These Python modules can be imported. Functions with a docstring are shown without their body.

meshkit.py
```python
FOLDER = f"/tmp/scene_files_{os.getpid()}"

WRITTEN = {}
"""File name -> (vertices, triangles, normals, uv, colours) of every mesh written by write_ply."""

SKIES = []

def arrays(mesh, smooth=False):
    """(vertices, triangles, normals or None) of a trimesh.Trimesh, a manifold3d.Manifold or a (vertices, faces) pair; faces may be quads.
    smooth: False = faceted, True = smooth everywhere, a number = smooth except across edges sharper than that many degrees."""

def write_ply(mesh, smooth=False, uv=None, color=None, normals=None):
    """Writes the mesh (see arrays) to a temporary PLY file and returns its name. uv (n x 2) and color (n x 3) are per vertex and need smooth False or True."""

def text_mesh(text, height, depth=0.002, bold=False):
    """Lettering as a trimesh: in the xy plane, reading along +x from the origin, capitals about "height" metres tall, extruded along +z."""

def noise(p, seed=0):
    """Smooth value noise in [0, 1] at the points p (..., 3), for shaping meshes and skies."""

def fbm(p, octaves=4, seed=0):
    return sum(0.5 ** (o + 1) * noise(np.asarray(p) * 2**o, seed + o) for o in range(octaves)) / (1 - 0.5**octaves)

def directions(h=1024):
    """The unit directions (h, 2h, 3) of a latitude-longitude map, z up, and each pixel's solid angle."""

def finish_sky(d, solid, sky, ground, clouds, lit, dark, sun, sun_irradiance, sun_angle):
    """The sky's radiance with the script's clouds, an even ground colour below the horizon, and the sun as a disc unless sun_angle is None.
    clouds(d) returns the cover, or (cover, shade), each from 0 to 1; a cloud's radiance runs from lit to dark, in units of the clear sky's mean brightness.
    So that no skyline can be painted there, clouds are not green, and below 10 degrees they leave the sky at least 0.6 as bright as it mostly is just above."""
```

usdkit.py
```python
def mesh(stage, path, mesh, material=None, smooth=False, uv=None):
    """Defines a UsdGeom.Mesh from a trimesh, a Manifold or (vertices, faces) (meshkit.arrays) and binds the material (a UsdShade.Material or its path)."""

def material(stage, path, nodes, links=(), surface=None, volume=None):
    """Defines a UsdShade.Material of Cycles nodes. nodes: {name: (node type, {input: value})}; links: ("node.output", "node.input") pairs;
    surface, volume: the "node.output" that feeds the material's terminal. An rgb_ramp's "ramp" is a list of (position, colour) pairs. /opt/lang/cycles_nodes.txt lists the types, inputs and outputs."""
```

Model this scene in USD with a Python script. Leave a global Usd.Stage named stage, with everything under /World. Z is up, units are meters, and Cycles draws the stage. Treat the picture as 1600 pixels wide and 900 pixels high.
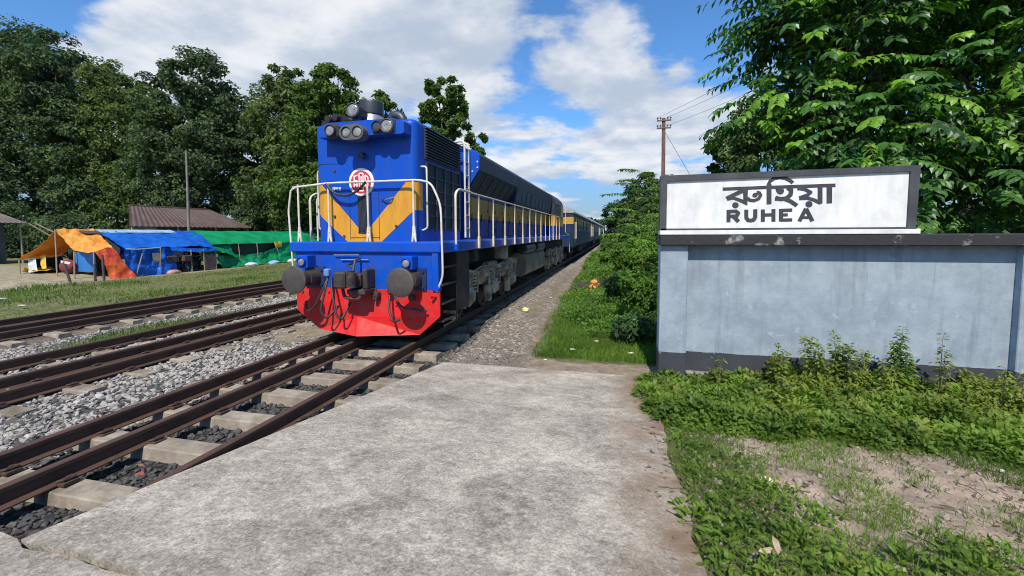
import math
import numpy as np, trimesh, usdkit, meshkit
from shapely.geometry import Polygon, LineString, Point, box as sbox
from shapely.ops import unary_union
from pxr import Usd, UsdGeom, UsdLux, UsdShade, Gf, Sdf

stage = Usd.Stage.CreateInMemory()
UsdGeom.SetStageUpAxis(stage, UsdGeom.Tokens.z)
UsdGeom.SetStageMetersPerUnit(stage, 1.0)
world = UsdGeom.Xform.Define(stage, '/World')
stage.SetDefaultPrim(world.GetPrim())
UsdGeom.Scope.Define(stage, '/World/Looks')

# ------------------------------------------------------------------ camera, sky, sun, exposure
cam = UsdGeom.Camera.Define(stage, '/World/camera')
yaw, pitch, roll, H = 0.2406, 0.0685, -0.0049, 1.864
Fv = np.array([-math.sin(yaw) * math.cos(pitch), math.cos(yaw) * math.cos(pitch), -math.sin(pitch)])
R0 = np.array([math.cos(yaw), math.sin(yaw), 0.0])
U0 = np.cross(R0, Fv)
Rv = R0 * math.cos(roll) + U0 * math.sin(roll)
Uv = -R0 * math.sin(roll) + U0 * math.cos(roll)
m = Gf.Matrix4d(*Rv, 0, *Uv, 0, *(-Fv), 0, 0, 0, H, 1)
cam.AddTransformOp().Set(m)
cam.CreateHorizontalApertureAttr(36.0)
cam.CreateVerticalApertureAttr(36.0 * 9 / 16)
cam.CreateFocalLengthAttr(36.0 * 663.1 / 1600)
cam.CreateVerticalApertureOffsetAttr(-36.0 * 39.7 / 1600)
cam.CreateClippingRangeAttr(Gf.Vec2f(0.05, 3000))
EXPOSURE = 0.30
cam.CreateExposureAttr(EXPOSURE)

SUN_EL, SUN_AZ = math.radians(50), math.radians(5)      # azimuth from -y towards +x
sd = np.array([math.sin(SUN_AZ) * math.cos(SUN_EL), -math.cos(SUN_AZ) * math.cos(SUN_EL), math.sin(SUN_EL)])
sun = UsdLux.DistantLight.Define(stage, '/World/sun')
sun.CreateIntensityAttr(1.25)
sun.CreateAngleAttr(0.53)
sun.CreateNormalizeAttr(True)
sun.CreateColorAttr(Gf.Vec3f(1.0, 0.93, 0.82))
zb = sd
xb = np.cross([0, 0, 1.0], zb); xb /= np.linalg.norm(xb)
yb = np.cross(zb, xb)
sun.AddTransformOp().Set(Gf.Matrix4d(*xb, 0, *yb, 0, *zb, 0, 0, 0, 0, 1))

SKY = 0.082
nodes = {
    "tc": ("texture_coordinate", {}),
    "sky": ("sky_texture", {"sky_type": "single_scattering", "sun_disc": False, "sun_elevation": SUN_EL,
                            "sun_rotation": math.atan2(sd[0], sd[1]), "air_density": 1.0, "aerosol_density": 0.6, "ozone_density": 2.0}),
    "sat": ("mix_color", {"blend_type": "multiply", "fac": 1.0, "use_clamp": False}),
    "sep": ("separate_xyz", {}),
    "zz": ("math", {"math_type": "maximum", "value2": 0.0}),
    "za": ("math", {"math_type": "add", "value2": 0.16}),
    "px": ("math", {"math_type": "divide"}), "py": ("math", {"math_type": "divide"}),
    "cmb": ("combine_xyz", {"z": 3.7}),
    "n1": ("noise_texture", {"scale": 0.95, "detail": 9.0, "roughness": 0.58, "distortion": 0.12}),
    "n2": ("noise_texture", {"scale": 2.6, "detail": 8.0, "roughness": 0.6, "distortion": 0.3}),
    "off": ("vector_math", {"math_type": "add", "vector2": (0.02, -0.16, 0.0)}),
    "n3": ("noise_texture", {"scale": 0.95, "detail": 9.0, "roughness": 0.58, "distortion": 0.12}),
}
links = [("tc.generated", "sep.vector"), ("sep.z", "zz.value1"), ("zz.value", "za.value1"),
         ("sep.x", "px.value1"), ("za.value", "px.value2"), ("sep.y", "py.value1"), ("za.value", "py.value2"),
         ("px.value", "cmb.x"), ("py.value", "cmb.y"),
         ("cmb.vector", "n1.vector"), ("cmb.vector", "n2.vector"), ("cmb.vector", "off.vector1"), ("off.vector", "n3.vector"),
         ("sky.color", "sat.a")]
prev = None
lobes = [((-0.732, 0.616, 0.27), 0.985, 0.20), ((-0.62, 0.71, 0.33), 0.98, 0.22), ((-0.50, 0.79, 0.33), 0.975, 0.18), ((-0.58, 0.72, 0.40), 0.99, 0.10),
         ((-0.36, 0.85, 0.40), 0.985, 0.20), ((-0.22, 0.93, 0.28), 0.97, 0.20), ((-0.06, 0.92, 0.375), 0.992, 0.20), ((0.04, 0.95, 0.31), 0.985, 0.22),
         ((0.15, 0.95, 0.25), 0.985, 0.20), ((0.10, 0.975, 0.18), 0.99, 0.14), ((-0.02, 0.985, 0.172), 0.996, 0.26), ((-0.24, 0.95, 0.17), 0.985, 0.14),
         ((-0.86, 0.40, 0.32), 0.975, -0.20), ((-0.76, 0.52, 0.40), 0.99, -0.16), ((-0.76, 0.59, 0.26), 0.985, 0.34), ((-0.70, 0.65, 0.30), 0.985, 0.24), ((-0.13, 0.885, 0.45), 0.994, -0.14), ((0.15, 0.90, 0.42), 0.988, -0.30), ((-0.25, 0.89, 0.37), 0.997, -0.16)]
for i, (d, inner, wgt) in enumerate(lobes):
    d = np.array(d) / np.linalg.norm(d)
    nodes[f"d{i}"] = ("vector_math", {"math_type": "dot_product", "vector2": tuple(d)})
    nodes[f"r{i}"] = ("map_range", {"range_type": "smoothstep", "from_min": 1 - (1 - inner) * 1.5, "from_max": 1.0, "to_min": 0.0, "to_max": wgt, "clamp": True})
    links += [("tc.generated", f"d{i}.vector1"), (f"d{i}.value", f"r{i}.value")]
    if prev is None:
        prev = f"r{i}.result"
    else:
        nodes[f"s{i}"] = ("math", {"math_type": "add"})
        links += [(prev, f"s{i}.value1"), (f"r{i}.result", f"s{i}.value2")]
        prev = f"s{i}.value"
nodes["n2s"] = ("math", {"math_type": "multiply_add", "value2": 0.95, "value3": -1.205})
nodes["n1s"] = ("math", {"math_type": "multiply", "value2": 1.35})
nodes["a1"] = ("math", {"math_type": "add"})
nodes["a2"] = ("math", {"math_type": "add"})
nodes["cov"] = ("map_range", {"range_type": "smoothstep", "from_min": 0.02, "from_max": 0.25, "to_min": 0.0, "to_max": 0.95, "clamp": True})
nodes["tz"] = ("map_range", {"range_type": "smoothstep", "from_min": 0.02, "from_max": 0.25, "to_min": 0.0, "to_max": 0.95, "clamp": True})
nodes["tint"] = ("mix_color", {"a": (0.58, 0.71, 0.98), "b": (0.85, 1.42, 1.92), "use_clamp": False})
nodes["hz"] = ("map_range", {"range_type": "smoothstep", "from_min": 0.0, "from_max": 0.06, "to_min": 0.0, "to_max": 1.0, "clamp": True})
nodes["cvz"] = ("math", {"math_type": "multiply"})
nodes["dif"] = ("math", {"math_type": "subtract"})
nodes["lit"] = ("map_range", {"range_type": "smoothstep", "from_min": -0.10, "from_max": 0.12, "to_min": 0.0, "to_max": 1.0, "clamp": True})
nodes["ccol"] = ("mix_color", {"a": (5.0, 5.8, 7.0), "b": (9.0, 9.15, 9.4), "use_clamp": False})
nodes["mx"] = ("mix_color", {"use_clamp": False})
nodes["bg"] = ("background_shader", {"strength": SKY})
links += [("n2.fac", "n2s.value1"), ("n1.fac", "n1s.value1"), ("n1s.value", "a1.value1"), ("n2s.value", "a1.value2"), ("a1.value", "a2.value1"), (prev, "a2.value2"),
          ("a2.value", "cov.value"), ("n1.fac", "dif.value1"), ("n3.fac", "dif.value2"), ("dif.value", "lit.value"), ("lit.result", "ccol.fac"),
          ("sep.z", "tz.value"), ("tz.result", "tint.fac"), ("tint.result", "sat.b"), ("sep.z", "hz.value"), ("cov.result", "cvz.value1"), ("hz.result", "cvz.value2"), ("cvz.value", "mx.fac"), ("sat.result", "mx.a"), ("ccol.result", "mx.b"), ("mx.result", "bg.color")]
sky_mat = usdkit.material(stage, '/World/Looks/sky', nodes, links, surface="bg.background")
dome = UsdLux.DomeLight.Define(stage, '/World/sky')
UsdShade.MaterialBindingAPI.Apply(dome.GetPrim()).Bind(sky_mat)
dome.GetPrim().SetCustomDataByKey('kind', 'structure')
dome.GetPrim().SetCustomDataByKey('label', 'blue sky with broken white clouds')
dome.GetPrim().SetCustomDataByKey('category', 'sky')

# ------------------------------------------------------------------ helpers
used = {}
origin = {}
def numbered(parent, name):
    k = (parent, name)
    n = used.get(k, 0); used[k] = n + 1
    return name if n == 0 else f"{name}_{n:03d}"
def tag(prim, label=None, cat=None, group=None, kind=None):
    for k, v in (('label', label), ('category', cat), ('group', group), ('kind', kind)):
        if v: prim.SetCustomDataByKey(k, v)
    return prim
def thing(name, label, cat, loc, group=None, kind=None):
    p = '/World/' + numbered('/World', name)
    x = UsdGeom.Xform.Define(stage, p)
    x.AddTranslateOp().Set(Gf.Vec3d(*map(float, loc)))
    origin[p] = np.array(loc, float)
    tag(x.GetPrim(), label, cat, group, kind)
    return p
def obj(name, mesh, mat, parent='/World', smooth=False, label=None, cat=None, group=None, kind=None):
    """One Mesh prim. Vertices are given in world coordinates; parent origin is subtracted."""
    p = parent + '/' + numbered(parent, name)
    o = origin.get(parent, np.zeros(3))
    if isinstance(mesh, MB): mesh = mesh.get()
    if isinstance(mesh, trimesh.Trimesh): v, f = np.asarray(mesh.vertices), np.asarray(mesh.faces)
    else: v, f = np.asarray(mesh[0], float), np.asarray(mesh[1], int)
    usdkit.mesh(stage, p, (v - o, f), mat, smooth=smooth)
    origin[p] = o
    tag(stage.GetPrimAtPath(p), label, cat, group, kind)
    return p
def copy_thing(src, name, delta, label, group=None):
    p = '/World/' + numbered('/World', name)
    x = UsdGeom.Xform.Define(stage, p)
    x.AddTranslateOp().Set(Gf.Vec3d(*map(float, origin[src] + np.array(delta, float))))
    pr = x.GetPrim()
    pr.GetReferences().AddInternalReference(src)
    pr.SetInstanceable(True)
    cd = stage.GetPrimAtPath(src).GetCustomData()
    tag(pr, label, cd.get('category'), group or cd.get('group'))
    return p

class MB:
    """collects pieces of ONE mesh"""
    def __init__(s): s.v, s.f, s.n = [], [], 0
    def add(s, v, f=None):
        if f is None:
            if isinstance(v, trimesh.Trimesh): v, f = v.vertices, v.faces
            else: v, f = v
        v = np.asarray(v, float); f = np.asarray(f, int)
        if f.shape[1] == 4: f = np.vstack([f[:, [0, 1, 2]], f[:, [0, 2, 3]]])
        s.v.append(v); s.f.append(f + s.n); s.n += len(v); return s
    def get(s): return np.vstack(s.v), np.vstack(s.f)
    def box(s, x0, x1, y0, y1, z0, z1, c=0.0): return s.add(cbox(x0, x1, y0, y1, z0, z1, c))
    def tube(s, pts, r, n=8, bend=0): return s.add(tube(pts, r, n, bend))
    def cyl(s, a, b, r0, r1=None, n=20): return s.add(cyl(a, b, r0, r1, n))

BF = np.array([[0, 2, 3, 1], [4, 5, 7, 6], [0, 1, 5, 4], [2, 6, 7, 3], [0, 4, 6, 2], [1, 3, 7, 5]])
def cbox(x0, x1, y0, y1, z0, z1, c=0.0):
    if c <= 0:
        v = np.array([[x, y, z] for x in (x0, x1) for y in (y0, y1) for z in (z0, z1)])
        return v, np.vstack([BF[:, [0, 1, 2]], BF[:, [0, 2, 3]]])[:, ::-1][:, ::-1]
    c = min(c, (x1 - x0) * .45, (y1 - y0) * .45, (z1 - z0) * .45)
    pts = []
    for x, sx in ((x0, 1), (x1, -1)):
        for y, sy in ((y0, 1), (y1, -1)):
            for z, sz in ((z0, 1), (z1, -1)):
                pts += [(x + sx * c, y + sy * c, z), (x + sx * c, y, z + sz * c), (x, y + sy * c, z + sz * c)]
    h = trimesh.convex.convex_hull(np.array(pts))
    return np.asarray(h.vertices), np.asarray(h.faces)
def fillet(pts, rad, n=5):
    pts = [np.array(p, float) for p in pts]
    if rad <= 0: return np.array(pts)
    out = [pts[0]]
    for a, b, c in zip(pts[:-2], pts[1:-1], pts[2:]):
        u, w = a - b, c - b
        lu, lw = np.linalg.norm(u), np.linalg.norm(w)
        d = min(rad, lu * .45, lw * .45)
        p, q = b + u / lu * d, b + w / lw * d
        for t in np.linspace(0, 1, n):
            out.append((1 - t) ** 2 * p + 2 * t * (1 - t) * b + t * t * q)
    out.append(pts[-1])
    return np.array(out)
def tube(pts, r, n=8, bend=0, close=False):
    P = fillet(pts, bend)
    r = np.broadcast_to(np.asarray(r, float), (len(P),)) if np.ndim(r) == 0 or len(np.atleast_1d(r)) == len(P) else np.interp(np.linspace(0, 1, len(P)), np.linspace(0, 1, len(r)), r)
    T = np.gradient(P, axis=0); T /= np.linalg.norm(T, axis=1, keepdims=True) + 1e-12
    a = np.array([0, 0, 1.0]) if abs(T[0][2]) < .9 else np.array([1.0, 0, 0])
    N = np.cross(T[0], a); N /= np.linalg.norm(N)
    rings = []
    th = np.linspace(0, 2 * np.pi, n, endpoint=False)
    for i in range(len(P)):
        N = N - T[i] * (N @ T[i]); N /= np.linalg.norm(N) + 1e-12
        B = np.cross(T[i], N)
        rings.append(P[i] + r[i] * (np.cos(th)[:, None] * N + np.sin(th)[:, None] * B))
    v = np.vstack(rings)
    k = np.arange(n); k2 = (k + 1) % n
    f = []
    for i in range(len(P) - 1):
        a_, b_ = i * n, (i + 1) * n
        f.append(np.stack([a_ + k, a_ + k2, b_ + k2], 1)); f.append(np.stack([a_ + k, b_ + k2, b_ + k], 1))
    v = np.vstack([v, P[0], P[-1]])
    c0, c1 = len(v) - 2, len(v) - 1
    L = (len(P) - 1) * n
    f.append(np.stack([np.full(n, c0), k2, k], 1)); f.append(np.stack([np.full(n, c1), L + k, L + k2], 1))
    return v, np.vstack(f)
def cyl(a, b, r0, r1=None, n=20): return tube([a, b], [r0, r0 if r1 is None else r1], n)
def lathe(prof, c, axis='y', n=28):
    """prof: list of (r, t) along axis"""
    th = np.linspace(0, 2 * np.pi, n, endpoint=False)
    R = np.array(prof)
    ring = []
    for r, t in R:
        x, z = r * np.cos(th), r * np.sin(th)
        o = {'y': (x, np.full(n, t), z), 'x': (np.full(n, t), x, z), 'z': (x, z, np.full(n, t))}[axis]
        ring.append(np.stack(o, 1))
    v = np.vstack(ring) + np.array(c)
    k = np.arange(n); k2 = (k + 1) % n
    f = []
    for i in range(len(R) - 1):
        a_, b_ = i * n, (i + 1) * n
        f.append(np.stack([a_ + k, a_ + k2, b_ + k2], 1)); f.append(np.stack([a_ + k, b_ + k2, b_ + k], 1))
    return v, np.vstack(f)
def ext(poly, t0, t1, axis='y'):
    """extrude shapely polygon; axis y: polygon in xz; x: polygon in yz; z: polygon in xy"""
    if not isinstance(poly, (Polygon,)) and not hasattr(poly, 'geoms'): poly = Polygon(poly)
    mb = MB()
    for g in getattr(poly, 'geoms', [poly]):
        t = trimesh.creation.extrude_polygon(g, t1 - t0, engine='earcut')
        v = np.asarray(t.vertices); f = np.asarray(t.faces)
        a, b, c = v[:, 0], v[:, 1], v[:, 2] + t0
        if axis == 'y': mb.add(np.stack([a, c, b], 1), f[:, ::-1])
        elif axis == 'x': mb.add(np.stack([c, a, b], 1), f)
        else: mb.add(np.stack([a, b, c], 1), f)
    return mb.get()
def rrect(x0, x1, y0, y1, r, n=6):
    out = []
    for cx, cy, a0 in ((x1 - r, y1 - r, 0), (x0 + r, y1 - r, 90), (x0 + r, y0 + r, 180), (x1 - r, y0 + r, 270)):
        for a in np.linspace(a0, a0 + 90, n):
            out.append((cx + r * math.cos(math.radians(a)), cy + r * math.sin(math.radians(a))))
    return np.array(out)
def rounded_block(x0, x1, y0, y1, z0, z1, r, b, n=6):
    """vertical-edged rounded block whose top edge is rounded by b"""
    rings = [(0, z0)] + [(b * (1 - math.cos(t)), z1 - b + b * math.sin(t)) for t in np.linspace(0, math.pi / 2, 5)]
    V = []
    for d, z in rings:
        p = rrect(x0 + d, x1 - d, y0 + d, y1 - d, max(r - d, .01), n)
        V.append(np.c_[p, np.full(len(p), z)])
    m_ = len(V[0]); k = np.arange(m_); k2 = (k + 1) % m_
    f = []
    for i in range(len(V) - 1):
        a_, b_ = i * m_, (i + 1) * m_
        f += [np.stack([a_ + k, a_ + k2, b_ + k2], 1), np.stack([a_ + k, b_ + k2, b_ + k], 1)]
    v = np.vstack(V + [[[(x0 + x1) / 2, (y0 + y1) / 2, z1]]])
    L = (len(V) - 1) * m_
    f.append(np.stack([L + k, L + k2, np.full(m_, len(v) - 1)], 1))
    return v, np.vstack(f)
def strokes(S, cap=2):
    return unary_union([LineString(p).buffer(w / 2, cap_style=cap, join_style=1) for w, p in S])
def sstep(a, b, x):
    t = np.clip((np.asarray(x, float) - a) / (b - a), 0, 1); return t * t * (3 - 2 * t)
def nz(X, Y, s, seed=0, o=4): return meshkit.fbm(np.stack([np.asarray(X) * s, np.asarray(Y) * s, np.zeros_like(np.asarray(X, float)) + .37], -1), o, seed)

# ------------------------------------------------------------------ materials
def mat(name, col, col2=None, scale=4.0, rough=0.6, metal=0.0, bump=0.0, bscale=60.0, lo=0.35, hi=0.65, detail=6.0, spec=0.5, dirt=None, dscale=1.3, damt=0.5, stretch=None, rnd=None, coat=0.0, rvar=0.0):
    """principled paint / stone / metal: two tones mixed by noise, a layer of dirt, fine relief"""
    col2 = col2 or tuple(c * 0.8 for c in col)
    n = {"g": ("geometry", {}), "p": ("principled_bsdf", {"roughness": rough, "metallic": metal, "specular_ior_level": spec, "coat_weight": coat, "coat_roughness": 0.15}),
         "n": ("noise_texture", {"scale": scale, "detail": detail, "roughness": 0.6}),
         "r": ("map_range", {"from_min": lo, "from_max": hi, "to_min": 0.0, "to_max": 1.0, "clamp": True}),
         "mx": ("mix_color", {"a": col, "b": col2})}
    l = []
    src = "g.position"
    if stretch:
        n["map"] = ("mapping", {"scale": stretch}); l.append(("g.position", "map.vector")); src = "map.vector"
    l += [(src, "n.vector"), ("n.fac", "r.value"), ("r.result", "mx.fac")]
    out = "mx.result"
    if rnd:
        n["rr"] = ("rgb_ramp", {"ramp": rnd, "interpolate": True})
        n["rm"] = ("mix_color", {"blend_type": "multiply", "fac": 1.0})
        l += [("g.random_per_island", "rr.fac"), (out, "rm.a"), ("rr.color", "rm.b")]
        out = "rm.result"
    if dirt:
        n["dn"] = ("noise_texture", {"scale": dscale, "detail": 8.0, "roughness": 0.65})
        n["dr"] = ("map_range", {"from_min": 0.45, "from_max": 0.7, "to_min": 0.0, "to_max": damt, "clamp": True})
        n["dm"] = ("mix_color", {"b": dirt})
        l += [("g.position", "dn.vector"), ("dn.fac", "dr.value"), ("dr.result", "dm.fac"), (out, "dm.a")]
        out = "dm.result"
    l.append((out, "p.base_color"))
    if rvar:
        n["rv"] = ("map_range", {"from_min": 0.3, "from_max": 0.7, "to_min": max(rough - rvar, .05), "to_max": min(rough + rvar, 1), "clamp": True})
        l += [("n.fac", "rv.value"), ("rv.result", "p.roughness")]
    if bump:
        n["bn"] = ("noise_texture", {"scale": bscale, "detail": 5.0, "roughness": 0.6})
        n["b"] = ("bump", {"strength": 1.0, "distance": bump})
        l += [("g.position", "bn.vector"), ("bn.fac", "b.height"), ("b.normal", "p.normal")]
    return usdkit.material(stage, '/World/Looks/' + name, n, l, surface="p.BSDF")

def leafmat(name, ramp, trans=0.35, rough=0.45, spec=0.45, tcol=None, nscale=0.6):
    n = {"g": ("geometry", {}), "rr": ("rgb_ramp", {"ramp": ramp}),
         "n": ("noise_texture", {"scale": nscale, "detail": 2.0}),
         "a": ("math", {"math_type": "multiply", "value2": 0.55}), "b": ("math", {"math_type": "multiply_add", "value2": 1.5, "value3": -0.52}),
         "c": ("math", {"math_type": "add", "use_clamp": True}),
         "p": ("principled_bsdf", {"roughness": rough, "specular_ior_level": spec}),
         "t": ("translucent_bsdf", {}), "tm": ("mix_color", {"blend_type": "multiply", "fac": 1.0, "b": tcol or (1.5, 1.7, 0.6), "use_clamp": False}),
         "m": ("mix_closure", {"fac": trans})}
    l = [("g.position", "n.vector"), ("g.random_per_island", "a.value1"), ("n.fac", "b.value1"), ("a.value", "c.value1"), ("b.value", "c.value2"),
         ("c.value", "rr.fac"), ("rr.color", "p.base_color"), ("rr.color", "tm.a"), ("tm.result", "t.color"), ("p.BSDF", "m.closure1"), ("t.BSDF", "m.closure2")]
    return usdkit.material(stage, '/World/Looks/' + name, n, l, surface="m.closure")

BLUE = (0.0004, 0.066, 0.44); NAVY = (0.006, 0.018, 0.085); YEL = (0.56, 0.265, 0.024); BLACKP = (0.016, 0.02, 0.03)
M = {}
M['blue'] = mat('blue_paint', BLUE, (0.0004, 0.055, 0.37), scale=1.6, rough=0.42, spec=.3, dirt=(0.06, 0.058, 0.06), dscale=5, damt=0.42, bump=0.0012, bscale=9, rvar=0.08)
M['navy'] = mat('navy_paint', NAVY, (0.012, 0.025, 0.075), scale=1.6, rough=0.42, dirt=(0.08, 0.07, 0.06), dscale=3, damt=0.35)
M['blackp'] = mat('black_paint', BLACKP, (0.03, 0.034, 0.045), scale=2.2, rough=0.45, dirt=(0.08, 0.075, 0.07), dscale=2.5, damt=0.3)
M['grille'] = mat('grille_black', (0.008, 0.009, 0.013), (0.014, 0.015, 0.02), scale=6, rough=0.6)
M['grid'] = mat('grille_frame', (0.02, 0.028, 0.06), rough=0.5)
M['yellow'] = mat('yellow_paint', YEL, (0.48, 0.22, 0.02), scale=2, rough=0.42, dirt=(0.15, 0.1, 0.06), dscale=3, damt=0.25)
M['white'] = mat('white_paint', (0.62, 0.59, 0.52), (0.50, 0.46, 0.39), scale=5, rough=0.4, dirt=(0.28, 0.2, 0.13), dscale=6, damt=0.35)
M['cream'] = mat('cream_paint', (0.72, 0.62, 0.42), (0.60, 0.48, 0.30), scale=4, rough=0.5, dirt=(0.25, 0.15, 0.08), dscale=9, damt=0.55)
M['red'] = mat('red_paint', (0.60, 0.012, 0.013), (0.50, 0.012, 0.013), scale=2.5, rough=0.45, spec=.3, dirt=(0.17, 0.075, 0.055), dscale=7, damt=0.62, bump=0.0015, bscale=14, rvar=0.08)
M['buffer'] = mat('buffer_steel', (0.05, 0.045, 0.042), (0.085, 0.07, 0.06), scale=6, rough=0.55, metal=0.25, bump=0.001, bscale=120)
M['rubber'] = mat('hose_rubber', (0.013, 0.012, 0.012), (0.03, 0.028, 0.026), scale=12, rough=0.55)
M['iron'] = mat('coupler_iron', (0.032, 0.026, 0.024), (0.075, 0.055, 0.045), scale=9, rough=0.6, metal=0.3, bump=0.002, bscale=60)
M['lampgrey'] = mat('lamp_housing', (0.13, 0.12, 0.12), (0.09, 0.08, 0.08), scale=9, rough=0.45, metal=0.3)
M['lens'] = mat('lamp_glass', (0.36, 0.345, 0.32), (0.16, 0.155, 0.15), scale=11, rough=0.2, metal=0.25, coat=0.5)
M['lensd'] = mat('dark_lamp_glass', (0.10, 0.11, 0.13), rough=0.1, metal=0.6)
M['alum'] = mat('bare_metal', (0.42, 0.42, 0.43), (0.30, 0.30, 0.32), scale=7, rough=0.38, metal=0.7)
M['dust'] = mat('dusty_casting', (0.50, 0.43, 0.30), (0.25, 0.20, 0.145), scale=4.5, rough=0.85, dirt=(0.04, 0.034, 0.03), dscale=3.2, damt=0.75, bump=0.006, bscale=24)
M['tank'] = mat('dusty_tank', (0.27, 0.225, 0.14), (0.14, 0.12, 0.085), scale=2.5, rough=0.7, dirt=(0.05, 0.045, 0.04), dscale=2, damt=0.6)
M['under'] = mat('underframe_black', (0.012, 0.012, 0.013), (0.03, 0.026, 0.022), scale=5, rough=0.75)
M['wheel'] = mat('wheel_steel', (0.05, 0.04, 0.035), (0.10, 0.075, 0.055), scale=7, rough=0.65, metal=0.3)
M['emblem_red'] = mat('emblem_red', (0.55, 0.03, 0.05), rough=0.4)
M['emblem_white'] = mat('emblem_white', (0.82, 0.80, 0.80), rough=0.4)

def band_paint(name, base, yellow, top, z0, z1, z2):
    """painted livery: base below z0, yellow z0..z1, top colour above z2"""
    n = {"g": ("geometry", {}), "s": ("separate_xyz", {}),
         "a": ("math", {"math_type": "greater_than", "value2": z0}), "b": ("math", {"math_type": "greater_than", "value2": z1}), "c": ("math", {"math_type": "greater_than", "value2": z2}),
         "m1": ("mix_color", {"a": base, "b": yellow}), "m2": ("mix_color", {"b": base}), "m3": ("mix_color", {"b": top}),
         "dn": ("noise_texture", {"scale": 1.8, "detail": 8.0, "roughness": 0.65}), "map": ("mapping", {"scale": (1, 1, 0.35)}),
         "dr": ("map_range", {"from_min": 0.42, "from_max": 0.72, "to_min": 0.0, "to_max": 0.45, "clamp": True}),
         "dm": ("mix_color", {"b": (0.07, 0.06, 0.055)}), "p": ("principled_bsdf", {"roughness": 0.5, "specular_ior_level": 0.22})}
    l = [("g.position", "s.vector"), ("s.z", "a.value1"), ("s.z", "b.value1"), ("s.z", "c.value1"), ("a.value", "m1.fac"), ("m1.result", "m2.a"), ("b.value", "m2.fac"),
         ("m2.result", "m3.a"), ("c.value", "m3.fac"), ("g.position", "map.vector"), ("map.vector", "dn.vector"), ("dn.fac", "dr.value"), ("dr.result", "dm.fac"), ("m3.result", "dm.a"), ("dm.result", "p.base_color")]
    return usdkit.material(stage, '/World/Looks/' + name, n, l, surface="p.BSDF")
M['body'] = band_paint('hood_livery', (0.005, 0.032, 0.20), (0.52, 0.27, 0.04), (0.010, 0.016, 0.034), 2.23, 2.70, 2.78)
M['coachp'] = band_paint('coach_livery', (0.004, 0.022, 0.065), (0.46, 0.28, 0.05), (0.008, 0.020, 0.04), 2.45, 2.90, 2.905)

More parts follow.
